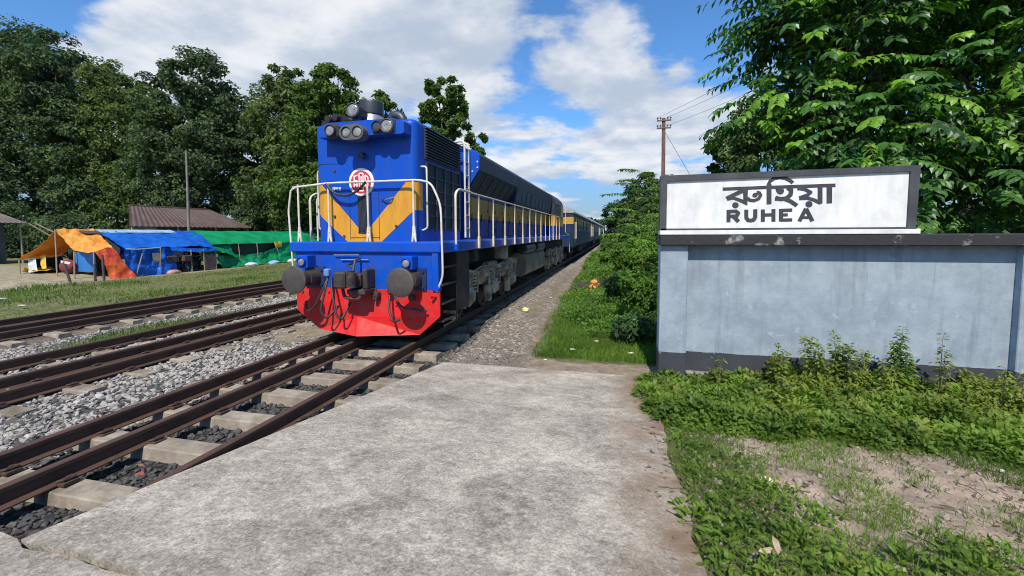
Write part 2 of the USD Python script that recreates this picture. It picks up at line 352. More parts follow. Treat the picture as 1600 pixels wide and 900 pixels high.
def chevron_paint(xv):
    n = {"g": ("geometry", {}), "s": ("separate_xyz", {}), "sx": ("math", {"math_type": "subtract", "value2": xv}), "ax": ("math", {"math_type": "absolute"}),
         "u1": ("math", {"math_type": "multiply_add", "value2": 1.076, "value3": 2.04 - .17 * 1.076}),
         "u2": ("math", {"math_type": "minimum", "value2": 2.74}), "l1": ("math", {"math_type": "multiply_add", "value2": 0.86, "value3": 1.73 - .33 * .86}), "l2": ("math", {"math_type": "minimum", "value2": 2.27}),
         "c1": ("math", {"math_type": "less_than"}), "c2": ("math", {"math_type": "greater_than"}), "c3": ("math", {"math_type": "less_than", "value2": 6.86}),
         "k1": ("math", {"math_type": "multiply"}), "k2": ("math", {"math_type": "multiply"}),
         "n": ("noise_texture", {"scale": 1.6, "detail": 5.0}), "bl": ("mix_color", {"a": BLUE, "b": (0.0004, 0.054, 0.37)}),
         "m": ("mix_color", {"b": YEL}), "mp": ("mapping", {"scale": (1, 1, 0.22)}), "dn": ("noise_texture", {"scale": 6.5, "detail": 9.0, "roughness": 0.72}),
         "dr": ("map_range", {"from_min": 0.46, "from_max": 0.74, "to_min": 0.0, "to_max": 0.42, "clamp": True}), "dm": ("mix_color", {"b": (0.055, 0.05, 0.05)}),
         "bn": ("noise_texture", {"scale": 7.0, "detail": 2.0}), "b": ("bump", {"distance": 0.0016}),
         "p": ("principled_bsdf", {"roughness": 0.42, "specular_ior_level": 0.3})}
    l = [("g.position", "s.vector"), ("s.x", "sx.value1"), ("sx.value", "ax.value1"), ("ax.value", "u1.value1"), ("u1.value", "u2.value1"), ("ax.value", "l1.value1"), ("l1.value", "l2.value1"),
         ("s.z", "c1.value1"), ("u2.value", "c1.value2"), ("s.z", "c2.value1"), ("l2.value", "c2.value2"), ("s.y", "c3.value1"), ("c1.value", "k1.value1"), ("c2.value", "k1.value2"),
         ("k1.value", "k2.value1"), ("c3.value", "k2.value2"), ("g.position", "n.vector"), ("n.fac", "bl.fac"), ("bl.result", "m.a"), ("k2.value", "m.fac"),
         ("g.position", "mp.vector"), ("mp.vector", "dn.vector"), ("dn.fac", "dr.value"), ("dr.result", "dm.fac"), ("m.result", "dm.a"), ("dm.result", "p.base_color"),
         ("g.position", "bn.vector"), ("bn.fac", "b.height"), ("b.normal", "p.normal")]
    return usdkit.material(stage, '/World/Looks/chevron_livery', n, l, surface="p.BSDF")

# ------------------------------------------------------------------ setting: ground
RX = (-3.37, -4.44, -5.116)                 # rails of the near track
T2 = (-8.90, -7.83, -7.15)
T3 = (-13.32, -12.25, -11.57)
RAMP = lambda y: 0.485 - 0.139 * (np.asarray(y, float) - 1.22)
def ground_height(X, Y):
    X, Y = np.asarray(X, float), np.asarray(Y, float)
    z = np.full(X.shape, -0.33)
    z = z + 0.13 * sstep(-5.20, -5.55, X) + 0.03 * sstep(-2.95, -2.75, X) + 0.05 * sstep(-5.4, -5.1, X) * sstep(-2.7, -3.0, X)
    z = z - 0.08 * sstep(-9.5, -10.2, X) * sstep(-11.4, -10.8, X)
    z = z + 0.02 * sstep(-13.6, -14.5, X)
    z = z + 0.22 * sstep(-23.2, -26.5, X) * sstep(22, 15, Y)
    z = z + 0.35 * sstep(-1.2, 2.5, X) * sstep(7, 11, Y)
    z = z + 0.14 * sstep(-3.25, -2.9, X) * sstep(7.6, 10.5, Y) * sstep(-1.0, -1.8, X)
    z = z + 0.05 * (nz(X, Y, 0.9, 3) - .5) + 0.02 * (nz(X, Y, 4.0, 5) - .5)
    side = RAMP(np.clip(Y, 1.22, 6.3)) - 0.035 + 0.05 * (nz(X, Y, 1.7, 7) - .5) + 0.03 * (nz(X, Y, 7.0, 8) - .5)
    side = np.where(X < 0.3, side - 0.35, side)
    k = ((X > -2.6) & (Y < 6.36))
    z = np.where(k, side, z)
    return z
gx = np.unique(np.concatenate([np.arange(-9.5, 6.5, .09), -9.5 - np.cumsum(.12 * 1.03 ** np.arange(75)), -9.5 - np.array([150, 250, 400, 700]), 6.5 + np.cumsum(.2 * 1.16 ** np.arange(24)), 6.5 + np.array([150, 400, 800])]))
gy = np.unique(np.concatenate([np.arange(0.2, 15, .09), 15 + np.cumsum(.12 * 1.03 ** np.arange(100)), 15 + np.array([150, 220, 320, 500, 900]), .2 - np.cumsum(.3 * 1.4 ** np.arange(12))]))
GX, GY = np.meshgrid(gx, gy, indexing='ij')
GZ = ground_height(GX, GY)
ni, nj = GX.shape
idx = np.arange(ni * nj).reshape(ni, nj)
gf = np.stack([idx[:-1, :-1], idx[1:, :-1], idx[1:, 1:], idx[:-1, 1:]], -1).reshape(-1, 4)
gv = np.stack([GX, GY, GZ], -1).reshape(-1, 3)
x, y = gv[:, 0], gv[:, 1]
w = nz(x, y, .8, 11) - .5; w2 = nz(x, y, 3.0, 12) - .5
def mixc(a, b, t): return a * (1 - t[:, None]) + np.array(b) * t[:, None]
tint = np.tile(np.array([0.17, 0.13, 0.085]), (len(x), 1))                        # bare soil
grav = np.zeros(len(x))
g_far = sstep(-13.9, -14.6, x + w * .6); tint = mixc(tint, (0.10, 0.12, 0.035), g_far * (.75 + .25 * w))
sand = sstep(-22.2, -23.2, x + w * 1.4) * sstep(20.5, 17.5, y + w * 3) + .8 * sstep(-21.9, -22.5, x + w * .8) * sstep(24, 19, y) * sstep(.1, .25, w + .25)
tint = mixc(tint, (0.34, 0.28, 0.215), np.clip(sand, 0, 1))
yard = sstep(-11.2, -10.9, x) * sstep(-5.0, -5.3, x)
patch_g = sstep(.75, .35, np.hypot((x + 10.1) / 1.15, (y - 7.4) / 3.2) + w * .7) + .7 * sstep(-9.9, -10.5, x + w * .8) * sstep(9, 13, y) * .6
patch_d = sstep(1.0, .45, np.hypot((x + 6.3) / 1.0, (y - 8.0) / 1.9) + w * .9)
tint = mixc(tint, (0.22, 0.215, 0.205), yard); grav = np.maximum(grav, yard)
tint = mixc(tint, (0.13, 0.13, 0.04), np.clip(patch_g, 0, 1)); grav = grav * (1 - np.clip(patch_g, 0, 1))
tint = mixc(tint, (0.235, 0.19, 0.135), np.clip(patch_d, 0, 1)); grav = grav * (1 - .8 * np.clip(patch_d, 0, 1))
main = sstep(-5.35, -5.2, x) * sstep(-2.75, -2.9, x); tint = mixc(tint, (0.075, 0.068, 0.062), main); grav = np.maximum(grav, main)
t3b = sstep(-13.75, -13.4, x) * sstep(-11.1, -11.5, x); tint = mixc(tint, (0.11, 0.10, 0.09), t3b); grav = np.maximum(grav, t3b * .7)
edge = -1.5 - .018 * np.clip(y - 8, 0, 60) + .5 * w + .15 * w2
path = sstep(-2.95, -2.7, x) * sstep(.0, -.35, x - edge) * (y > 6.3)
tint = mixc(tint, (0.42, 0.37, 0.315), path); grav = np.maximum(grav, path * .85)
soilp = sstep(.25, -.3, np.abs(x + 2.1 + w) - .35) * path * sstep(8, 11, y); tint = mixc(tint, (0.19, 0.15, 0.105), soilp * .8); grav = grav * (1 - .5 * soilp)
side_g = (x > edge) & (y > 7.05 + .5 * w) & (x > -2.5); gs = sstep(-.1, .25, x - edge) * sstep(6.95, 7.4, y + .5 * w) * (x > -2.7)
tint = mixc(tint, (0.05, 0.085, 0.022), gs); grav = grav * (1 - gs)
strip = (x > -1.9) & (y > 6.3) & (y < 7.3); tint = np.where((strip & (gs < .3))[:, None], np.array([0.21, 0.17, 0.125]) * (1 + .5 * w[:, None]), tint)
lot = (x > -2.6) & (y < 6.36)
gl = sstep(3.9, 4.5, y + .5 * w + .25 * w2 + .1 * np.clip(x - 1.5, 0, 2)) + sstep(1.05, .75, x + .5 * w - .12 * (2.6 - y)) * (y < 4.4) + sstep(2.6, 2.1, y + .6 * w + .35 * np.clip(x - 1.8, 0, 9))
gl = np.clip(gl, 0, 1)
lt = mixc(np.tile(np.array([0.33, 0.255, 0.19]), (len(x), 1)) * (1 + .9 * w2[:, None]), (0.075, 0.075, 0.03), gl * .85)
tint = np.where(lot[:, None], lt, tint); grav = np.where(lot, 0.0, grav)
tint = np.clip(tint, 0.01, .6)
gmat = usdkit.material(stage, '/World/Looks/ground', {
    "g": ("geometry", {}), "t": ("attribute", {"attribute": "tint"}), "q": ("attribute", {"attribute": "gravel"}),
    "n": ("noise_texture", {"scale": 3.6, "detail": 12.0, "roughness": 0.78}), "nr": ("map_range", {"from_min": .32, "from_max": .68, "to_min": .42, "to_max": 1.55}),
    "v": ("voronoi_texture", {"scale": 17.0, "randomness": 1.0}), "vs": ("separate_color", {}), "vr": ("rgb_ramp", {"ramp": [(0, (.35, .36, .38)), (.4, (.75, .74, .74)), (.75, (1.2, 1.17, 1.1)), (1, (2.0, 1.95, 1.9))]}),
    "vd": ("map_range", {"from_min": 0.15, "from_max": 0.6, "to_min": 1.0, "to_max": 0.35, "clamp": True}),
    "m1": ("mix_color", {"blend_type": "multiply", "fac": 1.0, "use_clamp": False}), "m2": ("mix_color", {"blend_type": "multiply", "fac": 1.0, "use_clamp": False}),
    "sel": ("mix_color", {"use_clamp": False}), "fin": ("mix_color", {"blend_type": "multiply", "fac": 1.0, "use_clamp": False}),
    "hn": ("noise_texture", {"scale": 22.0, "detail": 6.0, "roughness": 0.7}), "h1": ("math", {"math_type": "multiply", "value2": .35}),
    "hv": ("math", {"math_type": "multiply"}), "hh": ("math", {"math_type": "subtract"}), "b": ("bump", {"distance": 0.05, "strength": 0.9}),
    "p": ("principled_bsdf", {"roughness": 0.9, "specular_ior_level": 0.25})},
    [("g.position", "n.vector"), ("g.position", "v.vector"), ("g.position", "hn.vector"), ("n.fac", "nr.value"), ("v.color", "vs.color"), ("vs.r", "vr.fac"), ("v.distance", "vd.value"),
     ("vr.color", "m1.a"), ("vd.result", "m1.b"), ("nr.result", "sel.a"), ("m1.result", "sel.b"), ("q.fac", "sel.fac"), ("t.color", "fin.a"), ("sel.result", "fin.b"), ("fin.result", "p.base_color"),
     ("hn.fac", "h1.value1"), ("v.distance", "hv.value1"), ("q.fac", "hv.value2"), ("h1.value", "hh.value1"), ("hv.value", "hh.value2"), ("hh.value", "b.height"), ("b.normal", "p.normal")],
    surface="p.BSDF")
gp = obj('ground', (gv, gf), gmat, smooth=True, kind='structure')
pv = UsdGeom.PrimvarsAPI(stage.GetPrimAtPath(gp))
from pxr import Vt
pv.CreatePrimvar('tint', Sdf.ValueTypeNames.Color3fArray, 'vertex').Set(Vt.Vec3fArray.FromNumpy(tint.astype(np.float32)))
pv.CreatePrimvar('gravel', Sdf.ValueTypeNames.FloatArray, 'vertex').Set(Vt.FloatArray.FromNumpy(grav.astype(np.float32)))

# ------------------------------------------------------------------ concrete platform end with its ramp
def concrete(name, lo, hi, stain):
    return usdkit.material(stage, '/World/Looks/' + name, {
        "g": ("geometry", {}), "s": ("separate_xyz", {}), "map": ("mapping", {"scale": (1.0, 1.15, 1.0)}),
        "n1": ("noise_texture", {"scale": 1.9, "detail": 10.0, "roughness": 0.72, "distortion": 0.3}), "n2": ("noise_texture", {"scale": 60.0, "detail": 6.0, "roughness": 0.8}),
        "n3": ("noise_texture", {"scale": 15.0, "detail": 8.0, "roughness": 0.78}),
        "a": ("math", {"math_type": "multiply_add", "value2": 0.60}), "h": ("math", {"math_type": "multiply", "value2": 0.40}), "a2": ("math", {"math_type": "multiply_add", "value2": 0.44}),
        "r": ("rgb_ramp", {"ramp": [(0.60, lo), (0.685, tuple(x * .62 + y * .38 for x, y in zip(lo, hi))), (0.755, tuple(x * .25 + y * .75 for x, y in zip(lo, hi))), (0.83, tuple(min(c * 1.22, .8) for c in hi))]}),
        "sx": ("map_range", {"from_min": -0.12, "from_max": 0.30, "to_min": 0.0, "to_max": 0.95, "clamp": True}), "sn": ("noise_texture", {"scale": 1.3, "detail": 7.0, "roughness": 0.6}),
        "sr": ("map_range", {"from_min": 0.36, "from_max": 0.54, "to_min": 0.0, "to_max": 1.0, "clamp": True}), "sm": ("math", {"math_type": "multiply"}),
        "m": ("mix_color", {"b": stain}), "v": ("voronoi_texture", {"scale": 85.0}), "b": ("bump", {"distance": 0.007}), "hb": ("math", {"math_type": "multiply_add", "value2": 0.5}),
        "p": ("principled_bsdf", {"roughness": 0.88, "specular_ior_level": 0.3})},
        [("g.position", "map.vector"), ("map.vector", "n1.vector"), ("g.position", "n2.vector"), ("map.vector", "n3.vector"), ("n2.fac", "a.value1"), ("n3.fac", "h.value1"), ("h.value", "a.value3"),
         ("n1.fac", "a2.value1"), ("a.value", "a2.value3"), ("a2.value", "r.fac"), ("g.position", "s.vector"), ("s.x", "sx.value"), ("g.position", "sn.vector"), ("sn.fac", "sr.value"), ("sx.result", "sm.value1"), ("sr.result", "sm.value2"),
         ("sm.value", "m.fac"), ("r.color", "m.a"), ("m.result", "p.base_color"), ("n2.fac", "hb.value1"), ("n3.fac", "hb.value3"), ("hb.value", "b.height"), ("b.normal", "p.normal")], surface="p.BSDF")
M['conc'] = concrete('platform_concrete', (0.150, 0.130, 0.108), (0.465, 0.415, 0.345), (0.19, 0.125, 0.075))
M['conc2'] = concrete('platform_concrete_deck', (0.14, 0.122, 0.102), (0.425, 0.38, 0.316), (0.20, 0.145, 0.10))
plat = thing('platform', 'weathered grey concrete platform end ramping down beside the track', 'platform', (-1.1, 1.2, 0.48), kind='structure')
rg = np.random.default_rng(4)
ys = np.arange(1.28, 6.34, .08)
right = 0.40 + 0.05 * sstep(3.5, 5, ys) + 0.10 * (nz(ys * 0, ys, 1.6, 21) - .5) * 2 + .05 * (nz(ys * 0, ys, 7, 22) - .5) + .07 * sstep(5, 6.3, ys)
xs = np.arange(-2.55, .42, .12)
poly = [(-2.63, 1.262)] + [(xx, 1.262 + .05 * (nz(xx, 0., 3, 31) - .5) - .02 * sstep(-2.6, -1.2, xx)) for xx in xs] + [(a, b) for a, b in zip(right, ys)] + [(.57, 6.35), (-1.0, 6.335), (-2.715, 6.35)]
v, f = ext(Polygon(poly).buffer(0), -1.0, 0.0, 'z')
top = v[:, 2] > -.5
v[:, 2] += RAMP(v[:, 1])
obj('ramp_slab', (v, f), M['conc'], plat)
mb = MB()
e = .012
poly2 = [(-3.02, -4)] + [(.46 + .05 * math.sin(3 * yy), yy) for yy in np.arange(-4, 1.1, .3)] + [(xx, 1.240 + .05 * (nz(xx, 0., 3, 31) - .5) - .02 * sstep(-2.6, -1.2, xx) - .026 * (nz(xx, 4., 9, 33) - .3)) for xx in np.arange(.44, -2.6, -.05)] + [(-2.66, 1.265), (-3.02, 1.30)]
obj('deck_slab', ext(Polygon(poly2).buffer(0), -.5, 0.474, 'z'), M['conc2'], plat)

# ------------------------------------------------------------------ tracks
M['rail'] = mat('rail_rust', (0.062, 0.034, 0.024), (0.12, 0.062, 0.04), scale=5, rough=0.62, metal=0.15, dirt=(0.035, 0.026, 0.022), dscale=5, damt=0.6, bump=0.0015, bscale=60)
M['clip'] = mat('rusty_clip', (0.07, 0.036, 0.024), (0.035, 0.022, 0.018), scale=30, rough=0.8)
M['sleeper'] = mat('sleeper_concrete', (0.32, 0.28, 0.225), (0.19, 0.16, 0.125), scale=3.5, rough=0.88, dirt=(0.10, 0.075, 0.055), dscale=3.2, damt=0.85, bump=0.006, bscale=35, spec=0.25)
RP = [(-.075, -.16), (.075, -.16), (.075, -.148), (.014, -.128), (.009, -.05), (.034, -.040), (.036, -.008), (.028, 0), (-.028, 0), (-.036, -.008), (-.034, -.040), (-.009, -.05), (-.014, -.128), (-.075, -.148)]
def clip_mesh(xc, yc, z):
    mb = MB()
    for s in (-1, 1):
        mb.box(xc + s * .10 - .045, xc + s * .10 + .045, yc - .055, yc + .055, z - .005, z + .028, .006)
        mb.tube([(xc + s * .07, yc - .05, z + .035), (xc + s * .12, yc - .035, z + .05), (xc + s * .13, yc + .035, z + .05), (xc + s * .065, yc + .05, z + .035)], .013, 6)
        mb.cyl((xc + s * .115, yc, z + .02), (xc + s * .115, yc, z + .065), .018, n=6)
    return mb
def sleeper_mesh(x0, x1, yc, top, rg):
    dx, dz, a = rg.normal(0, .015), rg.normal(0, .005), rg.normal(0, .008)
    prof = [(-.13, -.21), (.13, -.21), (.108, -.012), (.097, 0), (-.097, 0), (-.108, -.012)]
    v, f = ext(Polygon(prof), x0, x1, 'x')
    v = np.asarray(v).copy()
    c = (x0 + x1) / 2
    v[:, 1] += a * (v[:, 0] - c)
    return v + np.array([dx, yc, top + dz]), f
def track(label, xs, x0, x1, y_s, step, ytop, yend, top, clips, rail_z=0.0, y0=-6.0, yr=420):
    t = thing('railway_track', label, 'track', ((x0 + x1) / 2, 4.0, -.16), kind='structure')
    for xr in xs:
        r = obj('rail', ext(Polygon([(a + xr, b + rail_z) for a, b in RP]), y0, yr, 'y'), M['rail'], t)
    rg = np.random.default_rng(9)
    k = y_s
    while k < yend:
        s = obj('sleeper', sleeper_mesh(x0, x1, k, top, rg), M['sleeper'], t)
        if k < clips:
            for xr in xs: obj('rail_clip', clip_mesh(xr, k, top + .004), M['clip'], s)
        k += step
    return t
track('nearest dark mixed gauge railway track of three rails under the train', RX, -5.60, -2.88, 0.28, .70, 0, 26, -.163, 10.5)
track('middle mixed gauge railway track with sleepers sunk in pale ballast', T2, -9.40, -6.62, 1.2, .70, 0, 40, -.163, 8.5)
track('far mixed gauge railway track along the grass verge by the tents', T3, -13.85, -11.05, 3.4, .70, 0, 50, -.166, 0)

# ------------------------------------------------------------------ ballast stones
ico = trimesh.creation.icosphere(subdivisions=0)
IV, IF = np.asarray(ico.vertices), np.asarray(ico.faces)
def rot_rand(rg, n):
    q = rg.normal(size=(n, 4)); q /= np.linalg.norm(q, axis=1, keepdims=True)
    a, b, c, d = q.T
    return np.stack([np.stack([1 - 2 * (c * c + d * d), 2 * (b * c - a * d), 2 * (b * d + a * c)], -1), np.stack([2 * (b * c + a * d), 1 - 2 * (b * b + d * d), 2 * (c * d - a * b)], -1),
                     np.stack([2 * (b * d - a * c), 2 * (c * d + a * b), 1 - 2 * (b * b + c * c)], -1)], 1)
def stone_verts(P, S, rg):
    n = len(P)
    base = IV[None] * (1 + .22 * rg.normal(size=(n, 12, 1)))
    base = base * rg.uniform([.75, .55, .45], [1.15, .95, .8], (n, 1, 3)).reshape(n, 1, 3)
    ax = rot_rand(rg, n)
    tilt = np.einsum('nij,nkj->nki', ax, base)
    tilt[:, :, 2] *= .72
    return P[:, None] + tilt * S[:, None, None]
def joined(V, F):
    n, k = V.shape[:2]
    return V.reshape(-1, 3), (F[None] + (np.arange(n) * k)[:, None, None]).reshape(-1, 3)
STONE_L = [(0, (.05, .05, .052)), (.3, (.11, .108, .105)), (.55, (.18, .172, .162)), (.8, (.27, .25, .23)), (.94, (.40, .37, .335)), (1, (.58, .54, .50))]
STONE_D = [(0, (.028, .029, .032)), (.5, (.075, .076, .08)), (.75, (.12, .112, .10)), (.9, (.19, .125, .095)), (1, (.30, .25, .18))]
STONE_P = [(0, (.14, .125, .11)), (.5, (.29, .26, .225)), (.85, (.40, .36, .32)), (1, (.58, .54, .49))]
def stonemat(name, ramp):
    return usdkit.material(stage, '/World/Looks/' + name, {"g": ("geometry", {}), "r": ("rgb_ramp", {"ramp": ramp}), "n": ("noise_texture", {"scale": 40.0, "detail": 4.0}),
        "m": ("mix_color", {"blend_type": "multiply", "fac": .5}), "o": ("object_info", {}), "ad": ("math", {"math_type": "add"}), "fr": ("math", {"math_type": "fraction"}), "p": ("principled_bsdf", {"roughness": 0.85, "specular_ior_level": 0.3})},
        [("g.random_per_island", "ad.value1"), ("o.random", "ad.value2"), ("ad.value", "fr.value1"), ("fr.value", "r.fac"), ("g.position", "n.vector"), ("r.color", "m.a"), ("n.fac", "m.b"), ("m.result", "p.base_color")], surface="p.BSDF")
M['st_l'], M['st_d'], M['st_p'] = stonemat('pale_ballast', STONE_L), stonemat('dark_ballast', STONE_D), stonemat('path_gravel', STONE_P)
def on_sleeper(px, py, y_s, x0, x1):
    k = np.abs((py - y_s + .35) % .70 - .35) < .13
    return k & (px > x0 - .02) & (px < x1 + .02)
def near_rail(px, xs, d=.075): return np.min([np.abs(px - a) for a in xs], axis=0) < d
cam_p = np.array([0, 0, H])
def ballast(name, label, mname, P, S, nsingle, seed):
    rg = np.random.default_rng(seed)
    V = stone_verts(P, S, rg)
    q = P - cam_p; d = q @ Fv
    u, vv = 800 + 663.1 * (q @ Rv) / d, 410.3 - 663.1 * (q @ Uv) / d
    vis = (d > .2) & (u > 0) & (u < 1600) & (vv < 900)
    score = np.where(vis, S / np.maximum(d, .3), 0)
    order = np.argsort(-score)
    single = order[:nsingle]
    root = thing(name, label, 'ballast', P.mean(0), kind='stuff') if False else None
    t = '/World/' + numbered('/World', name)
    rest = np.setdiff1d(np.arange(len(P)), single)
    v, f = joined(V[rest], IF)
    usdkit.mesh(stage, t, (v, f), M[mname], smooth=False)
    origin[t] = np.zeros(3)
    tag(stage.GetPrimAtPath(t), label, 'ballast', kind='stuff')
    for i in single: obj('stone', (V[i], IF), M[mname], t)
    return t
def scatter(rg, n, x0, x1, y0, y1, pw=1.6):
    t = rg.random(n) ** pw
    return rg.uniform(x0, x1, n), y0 + (y1 - y0) * t
rg = np.random.default_rng(17)
# pale ballast of the yard between and around the two left tracks
px, py = scatter(rg, 36000, -11.0, -5.22, 1.6, 26, 1.8)
wv = nz(px, py, .8, 11) - .5
keep = ~near_rail(px, T2) & ~on_sleeper(px, py, 1.2, -9.40, -6.62) & (rg.random(len(px)) < 1 - 1.15 * sstep(.9, .45, np.hypot((px + 10.1) / 1.15, (py - 7.4) / 3.2) + wv * .7)) \
    & (rg.random(len(px)) < 1 - .97 * sstep(1.15, .6, np.hypot((px + 6.3) / 1.0, (py - 8.0) / 1.9) + wv * .9)) & (np.abs(px - RX[2]) > .12)
px, py = px[keep], py[keep]
S = np.clip(rg.lognormal(math.log(.027), .36, len(px)), .012, .058)
ballast('pale_ballast', 'pale grey loose ballast stones around the middle track', 'st_l', np.stack([px, py, ground_height(px, py) + S * .25], 1), S, 190, 5)
px, py = scatter(rg, 11000, -5.4, -2.74, .9, 11, 1.6)
keep = ~near_rail(px, RX) & ~on_sleeper(px, py, .28, -5.60, -2.88)
px, py = px[keep], py[keep]
S = np.clip(rg.lognormal(math.log(.026), .32, len(px)), .013, .05)
ballast('dark_ballast', 'dark oily ballast stones between the rails of the nearest track', 'st_d', np.stack([px, py, ground_height(px, py) + S * .3], 1), S, 110, 6)
px, py = scatter(rg, 7000, -2.95, -1.3, 6.4, 24, 1.8)
edge = -1.5 - .018 * np.clip(py - 8, 0, 60) + .5 * (nz(px, py, .8, 11) - .5)
k = (px < edge + .1) & (rg.random(len(px)) < .9); px, py = px[k], py[k]
S = np.clip(rg.lognormal(math.log(.017), .45, len(px)), .008, .05)
ballast('path_gravel', 'fine grey brown gravel of the cess path beside the train', 'st_p', np.stack([px, py, ground_height(px, py) + S * .2], 1), S, 0, 7)

# ------------------------------------------------------------------ wall with the station name board
def wallmat():
    return usdkit.material(stage, '/World/Looks/wall_paint', {
        "g": ("geometry", {}), "s": ("separate_xyz", {}), "n0": ("noise_texture", {"scale": 2.6, "detail": 9.0, "roughness": .72}), "n1": ("noise_texture", {"scale": 7.0, "detail": 8.0, "roughness": .7}),
        "map": ("mapping", {"scale": (4.5, 4.5, .35)}), "dn": ("noise_texture", {"scale": 1.6, "detail": 7.0, "roughness": .65}),
        "m0": ("mix_color", {"a": (0.195, 0.235, 0.275), "b": (0.275, 0.322, 0.366)}), "r0": ("map_range", {"from_min": .36, "from_max": .62, "clamp": True}),
        "r1": ("map_range", {"from_min": .60, "from_max": .72, "to_max": .6, "clamp": True}), "m1": ("mix_color", {"b": (0.42, 0.46, 0.49)}),
        "r2": ("map_range", {"from_min": .53, "from_max": .74, "to_max": .62, "clamp": True}), "m2": ("mix_color", {"b": (0.11, 0.13, 0.15)}),
        "zr": ("math", {"math_type": "multiply_add", "value2": .035, "value3": .172}), "c": ("math", {"math_type": "less_than"}),
        "bk": ("mix_color", {"a": (0.022, 0.024, 0.031), "b": (0.055, 0.058, 0.066)}), "sc": ("map_range", {"from_min": .62, "from_max": .70, "to_max": .8, "clamp": True}), "bs": ("mix_color", {"b": (0.42, 0.43, 0.45)}),
        "m3": ("mix_color", {}), "b": ("bump", {"distance": .006}), "p": ("principled_bsdf", {"roughness": .75, "specular_ior_level": .3})},
        [("g.position", "s.vector"), ("g.position", "n0.vector"), ("g.position", "n1.vector"), ("g.position", "map.vector"), ("map.vector", "dn.vector"),
         ("n0.fac", "r0.value"), ("r0.result", "m0.fac"), ("n1.fac", "r1.value"), ("r1.result", "m1.fac"), ("m0.result", "m1.a"), ("dn.fac", "r2.value"), ("r2.result", "m2.fac"), ("m1.result", "m2.a"),
         ("n1.fac", "zr.value1"), ("s.z", "c.value1"), ("zr.value", "c.value2"), ("n0.fac", "bk.fac"), ("n1.fac", "sc.value"), ("sc.result", "bs.fac"), ("bk.result", "bs.a"),
         ("m2.result", "m3.a"), ("bs.result", "m3.b"), ("c.value", "m3.fac"), ("m3.result", "p.base_color"), ("n1.fac", "b.height"), ("b.normal", "p.normal")], surface="p.BSDF")
M['wall'] = wallmat()
M['coping'] = mat('coping_black', (0.018, 0.018, 0.020), (0.035, 0.034, 0.034), scale=3, rough=.7, dirt=(0.33, 0.32, 0.30), dscale=3.4, damt=.0, bump=.004, bscale=20)
M['coping_worn'] = mat('coping_worn', (0.016, 0.016, 0.018), (0.36, 0.35, 0.33), scale=4.5, rough=.75, lo=.575, hi=.70, bump=.006, bscale=20, detail=12)
M['ledge'] = mat('plinth_ledge', (0.24, 0.22, 0.20), (0.06, 0.058, 0.058), scale=6, rough=.85, bump=.004, bscale=20)
M['bwhite'] = mat('board_white', (0.64, 0.635, 0.625), (0.52, 0.525, 0.53), scale=5.0, rough=.55, dirt=(0.36, 0.36, 0.35), dscale=3.0, damt=.45, stretch=(1.6, 1, .22), lo=.42, hi=.7)
M['bblack'] = mat('board_black', (0.028, 0.03, 0.036), (0.05, 0.052, 0.058), scale=4, rough=.6)
M['ink'] = mat('lettering_black', (0.022, 0.024, 0.032), (0.035, 0.036, 0.042), scale=9, rough=.55)
wall = thing('boundary_wall', 'blue grey plastered wall with black base band and black coping', 'wall', (2.8, 6.4, -.2))
obj('wall_panel', cbox(.96, 4.63, 6.32, 6.52, -.5, 1.69), M['wall'], wall)
obj('pier', cbox(.60, .962, 6.215, 6.535, -.6, 1.692, .008), M['wall'], wall)
obj('pier', cbox(4.627, 4.99, 6.225, 6.535, -.6, 1.692, .008), M['wall'], wall)
obj('wall_panel', cbox(4.985, 11, 6.32, 6.52, -.5, 1.69), M['wall'], wall)
mb = MB(); mb.box(.965, 4.628, 6.245, 6.33, -.6, -.113, .004)
obj('plinth', mb, M['wall'], wall)
obj('plinth_cap', cbox(.968, 4.625, 6.222, 6.318, -.112, -.078, .008), M['ledge'], wall)
v, f = cbox(.585, 11.2, 6.135, 6.66, 1.690, 1.836, .012)
obj('coping', (v, f), M['coping_worn'], wall)
board = thing('station_name_board', 'white station name board lettered RUHEA with black frame', 'sign', (2.07, 6.29, 1.87))
obj('board_panel', cbox(.605, 3.535, 6.24, 6.36, 1.8945, 2.625), M['bwhite'], board)
def bar(pts): return ext(Polygon(pts), 6.212, 6.375, 'y')
obj('frame_rail', bar([(.585, 2.565), (3.56, 2.595), (3.56, 2.665), (.585, 2.645)]), M['bblack'], board, label='black top rail of the board frame')
obj('frame_rail', bar([(.60, 1.897), (3.46, 1.893), (3.46, 1.920), (.60, 1.922)]), M['bblack'], board, label='thin black bottom rail of the board frame')
obj('frame_stile', bar([(.585, 1.895), (.672, 1.895), (.672, 2.5655), (.585, 2.5645)]), M['bblack'], board)
obj('frame_stile', bar([(3.462, 1.893), (3.548, 1.893), (3.56, 2.5945), (3.462, 2.5935)]), M['bblack'], board)
obj('board_sill', cbox(.583, 3.55, 6.128, 6.40, 1.8365, 1.894, .004), M['bwhite'], board)

